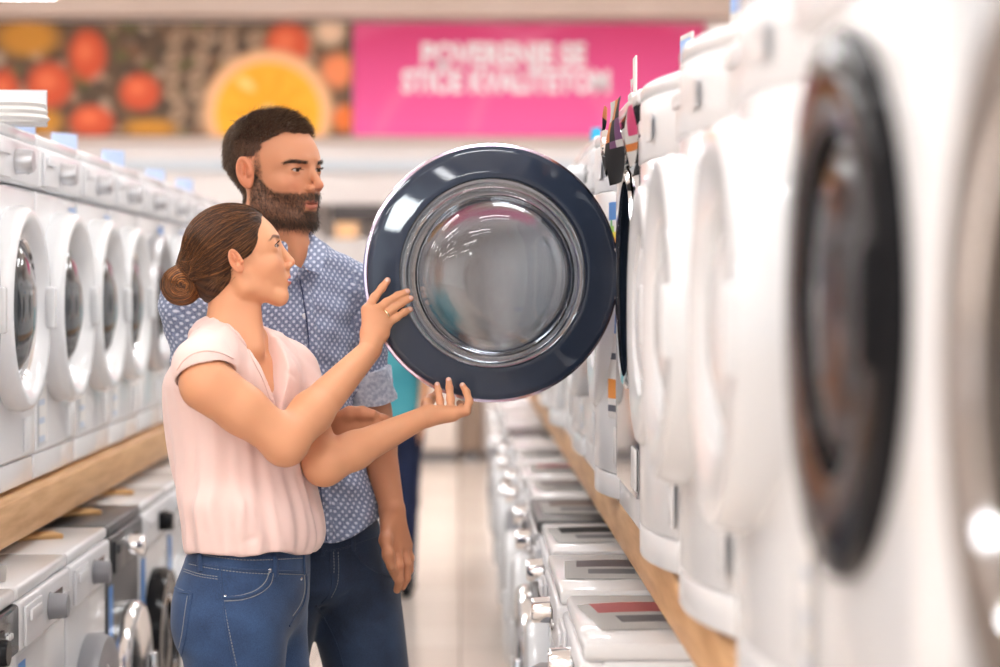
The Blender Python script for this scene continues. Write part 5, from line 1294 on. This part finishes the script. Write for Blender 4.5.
fs.cone(P(268, 258, 4.645), msR + Vector((0, 0, .004)), .062, .067, .03); fs.cone(P(292, 256, 4.665), msL + Vector((0, 0, .002)), .060, .066, .03)
fs.cone(P(280, 246, 4.64), P(280, 262, 4.65), .076, .088, .02)
# sleeves : rolled above the elbow
cfL0 = msL.lerp(meL, .72); cfL1 = msL.lerp(meL, .93); fs.cone(msL, cfL1, .066, .0585, .02)
fs.cone(msR, msR.lerp(meR, .8), .066, .060, .02)
X, Y, Z = fs.a[0][:, None, None], fs.a[1][None, :, None], fs.a[2][None, None, :]
t = np.clip((Z - .98) / .1, 0, 1)
fs.d += ((.0022 * np.sin(X * 46 + Z * 21) * np.sin(Z * 33 + 1) + .0016 * np.sin(X * 90 - Z * 60 + 2) + .0012 * np.sin(Z * 120 + X * 50)) * np.ones_like(Y)).astype(np.float32)
fs.cone(cfL1 + (meL - msL).normalized() * .004, meL + (meL - msL).normalized() * .1, .07, .07, .004, op='s')
fs.cone(P(279, 200, 4.62), P(281, 255, 4.645), .069, .070, .006, op='s')
# collar opening at the throat
MF = Matrix.Translation(P(303, 300, 4.56)) @ Matrix.Rotation(myaw, 4, 'Z')
if 0: fs.apply(lambda X, Y, Z: smax(np.abs(Y + .010) - .055 * np.clip((Z + .012) / .10, 0, 1.5), -(X + .05), .005), [(-.05, -.08, -.015), (.12, .08, .14)], .004, MF, .004, 's')
# shirt tails : lower in the middle, higher at the side
def tail(X, Y, Z): return (Z - (CZ - (545 - 290) / F * 4.55 + .068 * np.clip(np.abs(X - P(331, 540, 4.56).x) / .13, 0, 1) ** 1.6 + .0 * Y))
fs.apply(lambda X, Y, Z: tail(X, Y, Z), [(-.72, 4.5, .9), (-.12, 4.9, 1.02)], .0, None, .003, 's')
co, q = fs.mesh(); del fs
co = relax(co, q, 1, .4); nn = normals(co, q)
for a, b_, w, amp in (((356, 300, 4.7), (352, 350, 4.62), .006, -.008), ((352, 350, 4.62), (357, 410, 4.62), .006, -.007), ((318, 262, 4.6), (345, 300, 4.6), .008, -.004), ((325, 258, 4.6), (352, 300, 4.65), .006, .005), ((330, 330, 4.54), (348, 352, 4.6), .008, .004), ((318, 345, 4.54), (350, 380, 4.6), .007, -.004),
                      ((316, 300, 4.53), (300, 350, 4.52), .008, .004), ((322, 480, 4.56), (360, 470, 4.57), .007, -.005), ((330, 495, 4.56), (372, 500, 4.6), .008, .005), ((345, 510, 4.56), (378, 512, 4.6), .006, -.004), ((350, 440, 4.58), (368, 480, 4.62), .008, .004), ((175, 300, 4.55), (190, 340, 4.52), .006, -.004), ((166, 310, 4.6), (178, 345, 4.55), .006, .004)):
    co = crease(co, nn, P(*a), P(*b_), w, amp * 1.5)
co = co + nn * (.0014 * noise(co, 60, 4))[:, None]
c0 = np.array(P(303, 300, 4.56)); R2 = np.array(Matrix.Rotation(-myaw, 3, 'Z')); lc = (co - c0) @ R2.T
ax = (np.array(meL) - np.array(msL)); ax /= np.linalg.norm(ax); tL = (co - np.array(msL)) @ ax; rad = co - np.array(msL) - tL[:, None] * ax; onL = (np.linalg.norm(rad, axis=1) < .075) & (lc[:, 1] > .145)
uu = .19 * np.arctan2(lc[:, 1], np.maximum(lc[:, 0] + .18, .01)); pat = np.stack([uu + .02 * np.sin(co[:, 2] * 6), co[:, 2] + .006 * np.sin(co[:, 0] * 22), 0 * uu], 1)
e1_ = np.cross(ax, [0, 1, 0]); e1_ /= np.linalg.norm(e1_); e2_ = np.cross(ax, e1_); aa = np.arctan2(rad @ e1_, rad @ e2_)
pat[onL] = np.stack([aa * .0655, tL, 0 * tL], 1)[onL]
shirt = np_obj('shirt', trm(co), q, m_shirt, man, uv=pat)
sb = bvh_of(co, q)
m_btn = mat('pearl_button', (.75, .75, .76), .25); m_edge = mat('shirt_edge', lin(52, 62, 96), .8)
# button band, cuff and collar
def band(pts, w, name, lift=.002): 
    o = seam(name, sb, pts, .001, m_shirt, shirt, MO, flatw=w, lift=lift)
    if o:
        c = np.array([v.co[:] for v in o.data.vertices]); c = c - np.array(MO.translation); l2 = (c - c0) @ R2.T
        put_col(o.data, np.stack([l2[:, 1] * 1.0 + .004, c[:, 2], 0 * c[:, 0]], 1), 'Pat')
    return o
BP = [(301, 268), (304, 285), (307, 300), (312, 340), (312, 365), (315, 385), (318, 420), (322, 470), (326, 510), (330, 541)]
band(BP, .0125, 'button_band')
seam('band_edge', sb, [(x - 4, y) for x, y in BP], .0019, m_edge, shirt, MO, lift=.003)
for x, y in ((304.5, 316), (315.5, 349.5), (315.5, 382.5), (321, 455), (325, 500)): stud(sb, x, y, .0062, m_btn, shirt, MO, 'button')
bm = bmesh.new(); dn = (meL - msL).normalized()
tr_ = dn.to_track_quat('Z', 'Y').to_matrix().to_4x4()
prof = [(.0585, -.078), (.0625, -.074), (.0635, -.05), (.0615, -.03), (.0640, -.01), (.0625, 0), (.055, 0), (.054, -.07)]
lathe(bm, prof, (0, 0, 0), 'z', 72, close=True)
for v in bm.verts:
    a = math.atan2(v.co.y, v.co.x); k = 1 + .025 * math.sin(a * 5 + v.co.z * 60) + .018 * math.sin(a * 9 - v.co.z * 110); v.co.x *= k; v.co.y *= k; v.co.z += .004 * math.sin(a * 3)
o = bm_obj('rolled_cuff', bm, None, shirt); m_cuff = noisy(mat('shirt_inside', (.5, .5, .6), .85), lin(168, 176, 196), lin(216, 220, 230), 120, 3); o.data.materials.append(m_cuff)
o.data.transform(MO @ Matrix.Translation(cfL1 + dn * .004) @ tr_)
# collar leaves
def leaf(pts, name):
    """a pointed collar leaf: quads between an upper (neck) line and a lower (free) line"""
    up, lo = pts; bm = bmesh.new(); n_ = len(up)
    rows = []
    for a, b_ in zip(up, lo):
        a, b_ = P(*a), P(*b_); mid = a.lerp(b_, .5) + Vector((.0, -.012, .005)); b_ = b_ + Vector((0, -.009, 0)); rows.append([bm.verts.new(a), bm.verts.new(a.lerp(mid, .6) + Vector((0, -.004, .003))), bm.verts.new(mid), bm.verts.new(b_)])
    for r0, r1 in zip(rows, rows[1:]):
        for k in range(3): bm.faces.new((r0[k], r0[k + 1], r1[k + 1], r1[k]))
    bmesh.ops.subdivide_edges(bm, edges=bm.edges[:], cuts=2, use_grid_fill=True, smooth=.4)
    bmesh.ops.recalc_face_normals(bm, faces=bm.faces); bmesh.ops.solidify(bm, geom=bm.faces[:], thickness=.0028)
    o = bm_obj(name, bm, m_shirt, shirt, auto=60); c = np.array([v.co[:] for v in o.data.vertices]); put_col(o.data, np.stack([c[:, 0] * 1.1, c[:, 2], 0 * c[:, 0]], 1), 'Pat'); o.data.transform(MO); return o
leaf(([(308, 236, 4.62), (309, 246, 4.585), (307, 258, 4.55), (303, 268, 4.535)], [(326, 246, 4.66), (325, 258, 4.60), (320, 274, 4.555), (306, 270, 4.532)]), 'collar')
leaf(([(268, 240, 4.56), (280, 250, 4.54), (290, 262, 4.532), (300, 270, 4.53)], [(262, 262, 4.55), (270, 280, 4.525), (284, 292, 4.515), (298, 274, 4.522)]), 'collar')
# ------------------------------------------------------------------ dark jeans
fj = Field(axis((-.66, -.06, .0036)), axis((4.50, 4.88, .004)), axis((.075, .72, .009), (.72, 1.07, .0034)))
jy2 = math.radians(-60)
def latj(c, py, Y, a, b): p = P(c, py, Y); return (p.z, p.x, p.y, b, a, jy2)
fj.loft([latj(308, 503, 4.685, .150, .108), latj(309, 515, 4.685, .158, .112), latj(311, 535, 4.685, .162, .117), latj(314, 560, 4.685, .170, .122), latj(316, 582, 4.685, .174, .122), latj(318, 604, 4.685, .155, .10)], .02, round_=.06)
kL, aL_ = P(390, 795, 4.64), P(386, 985, 4.70); kR, aR_ = P(246, 795, 4.60), P(236, 985, 4.66)
hL, hR = P(355, 606, 4.72), P(272, 606, 4.64)
for hp, kn, an in ((hL, kL, aL_), (hR, kR, aR_)):
    fj.cone(hp, kn, .103, .072, .03); fj.cone(kn, kn.lerp(an, .35), .072, .070, .02); fj.cone(kn.lerp(an, .35), an, .070, .055, .02)
co, q = fj.mesh(); del fj
co = relax(co, q, 2, .5); nn = normals(co, q)
co = co + nn * (.0018 * noise(co, 45, 8) * sm(co[:, 2], .1, .3))[:, None]
for a, b_, w, amp in (((318, 600, 4.6), (352, 590, 4.6), .007, -.006), ((316, 606, 4.6), (345, 620, 4.6), .007, -.006), ((320, 612, 4.6), (350, 642, 4.62), .007, .005), ((335, 560, 4.56), (332, 592, 4.56), .006, .004), ((352, 560, 4.58), (375, 580, 4.6), .008, -.003), ((350, 625, 4.62), (395, 632, 4.62), .009, .003)):
    co = crease(co, nn, P(*a), P(*b_), w, amp)
mj = np_obj('jeans', trm(co), q, m_jm, man); jb = bvh_of(co, q)
Jm = lambda name, pts, **k: seam(name, jb, pts, k.pop('r', .0009), k.pop('m', m_jm), mj, MO, **k)
Jm('waistband', [(312, 552), (335, 550), (360, 543), (386, 534)], flatw=.0016)
Jm('fly', [(331, 552), (331, 568), (333, 580), (330, 594), (322, 603)], flatw=.004)
Jm('stitching', [(338, 552), (338.5, 570), (337, 585), (331, 598)], dash=4, m=m_st, r=.0006); Jm('stitching', [(333.5, 552), (334, 568), (333, 583)], dash=4, m=m_st, r=.0006)
Jm('inner_seam', [(316, 606), (326, 622), (336, 642), (344, 668)], flatw=.0022)
Jm('pocket_edge', [(352, 548), (362, 562), (378, 572), (394, 576)], flatw=.0022)
Jm('belt_loop', [(352, 531), (352.5, 541), (353, 551)], flatw=.006, lift=.002); Jm('belt_loop', [(322, 536), (322, 545), (322, 556)], flatw=.006, lift=.002)
shoes([(aL_.x + .02, aL_.y - .03), (aR_.x + .02, aR_.y - .03)], M['graphite'], man, MO, (-1.0, -.9))
# ================================================================== the shopper far down the aisle
bo = P(386, 400, 10.6)
fp = Field(axis((bo.x - .42, bo.x + .42, .008)), axis((10.2, 11.0, .008)), axis((.0, 1.74, .008)))
bp_ = empty('person', (bo.x, 10.6, 0), 0, 'distant shopper in teal top and navy trousers in the aisle behind the man', 'person')
B = lambda x, y, z: (bo.x + x, 10.6 + y, z)
fp.loft([(.92, bo.x, 10.6, .155, .10, 0), (1.1, bo.x, 10.6, .13, .095, 0), (1.3, bo.x, 10.6, .165, .11, 0), (1.42, bo.x, 10.6, .13, .08, 0)], .03)
for s in (-1, 1):
    fp.cone(B(s * .165, 0, 1.37), B(s * .2, .02, 1.10), .045, .038, .03); fp.cone(B(s * .2, .02, 1.10), B(s * .17, -.05, .88), .037, .026, .02)
    fp.cone(B(s * .17, -.05, .87), B(s * .165, -.07, .80), .03, .02, .02)
    for k in range(5): fp.cone(B(s * .17, -.05 + .012 * (k - 2), .82), B(s * .165, -.07 + .013 * (k - 2), .745 + .01 * abs(k - 2)), .009, .007, .004)
fp.cone(B(0, 0, 1.38), B(0, -.01, 1.52), .055, .05, .02)
BHM = Matrix.Translation(B(0, -.01, 1.585)) @ Matrix.Rotation(math.radians(-80), 4, 'Z')
head(fp, BHM, .98, False)
co, q = fp.mesh(); del fp; co = relax(co, q, 2, .5); hb = local(BHM, co)
col = face_colour(hb, SK_W, lin(190, 90, 90), lin(80, 55, 40), .98, False); ii = (hb[:, 2] > -.11)[:, None]; col = np.where(ii, col, np.array(SK_W))
TB = lambda c: c - np.array(bp_.location)
np_obj('body', TB(co), q, m_skin, bp_, np.clip(col, 0, 1))
def simple(name, fn, m, res=.007, z0=0, z1=1.74):
    f = Field(axis((bo.x - .42, bo.x + .42, res)), axis((10.2, 11.0, res)), axis((z0, z1, res))); fn(f); c, qq = f.mesh(); c = relax(c, qq, 2, .5); return np_obj(name, TB(c), qq, m, bp_)
def f_top(f):
    f.loft([(.86, bo.x, 10.6, .185, .13, 0), (1.05, bo.x, 10.6, .165, .12, 0), (1.28, bo.x, 10.6, .185, .128, 0), (1.43, bo.x, 10.6, .15, .095, 0)], .03, round_=.01)
    for s in (-1, 1): f.cone(B(s * .165, 0, 1.38), B(s * .195, .015, 1.16), .058, .054, .03)
    f.cone(B(0, 0, 1.42), B(0, -.01, 1.6), .065, .07, .01, op='s')
simple('top', f_top, noisy(mat('teal_cotton', (.1, .4, .45), .8), lin(62, 150, 164), lin(88, 176, 188), 4), z0=.8, z1=1.5)
def f_tr(f):
    f.loft([(.74, bo.x, 10.6, .175, .12, 0), (.85, bo.x, 10.6, .185, .125, 0), (.98, bo.x, 10.6, .16, .11, 0)], .03)
    for s in (-1, 1): f.cone(B(s * .09, 0, .80), B(s * .10, -.01, .46), .095, .062, .02); f.cone(B(s * .10, -.01, .46), B(s * .10, .02, .09), .062, .045, .02)
simple('trousers', f_tr, noisy(mat('navy_cotton', (.02, .03, .08), .8), lin(26, 36, 66), lin(36, 48, 84), 6), z0=.04, z1=1.02)
def f_h(f):
    f.ell((-.014, 0, .032), (.094, .078, .084), .004, BHM); f.cone((-.06, 0, 0), (-.07, 0, -.12), .06, .04, .03, BHM)
    f.apply(lambda X, Y, Z: (.052 - .4 * np.clip(.05 - Z, 0, .2) - X) * .8, [(-.12, -.1, -.14), (.12, .1, .13)], 0, BHM, .004, 's')
o = simple('hair', f_h, noisy(mat('brown_hair', (.05, .03, .02), .5), lin(60, 42, 32), lin(86, 62, 46), 30, stretch=(1, 1, .2)), z0=1.4)
shoes([(bo.x - .10, 10.60), (bo.x + .10, 10.60)], M['black'], bp_, Matrix.Translation(-Vector(bp_.location)), (-PI / 2, -PI / 2))
# ------------------------------------------------------------------ view
vs = S.view_settings; vs.view_transform = 'Standard'; vs.look = 'None'; vs.gamma = 1; vs.use_curve_mapping = False; vs.exposure = EXPO
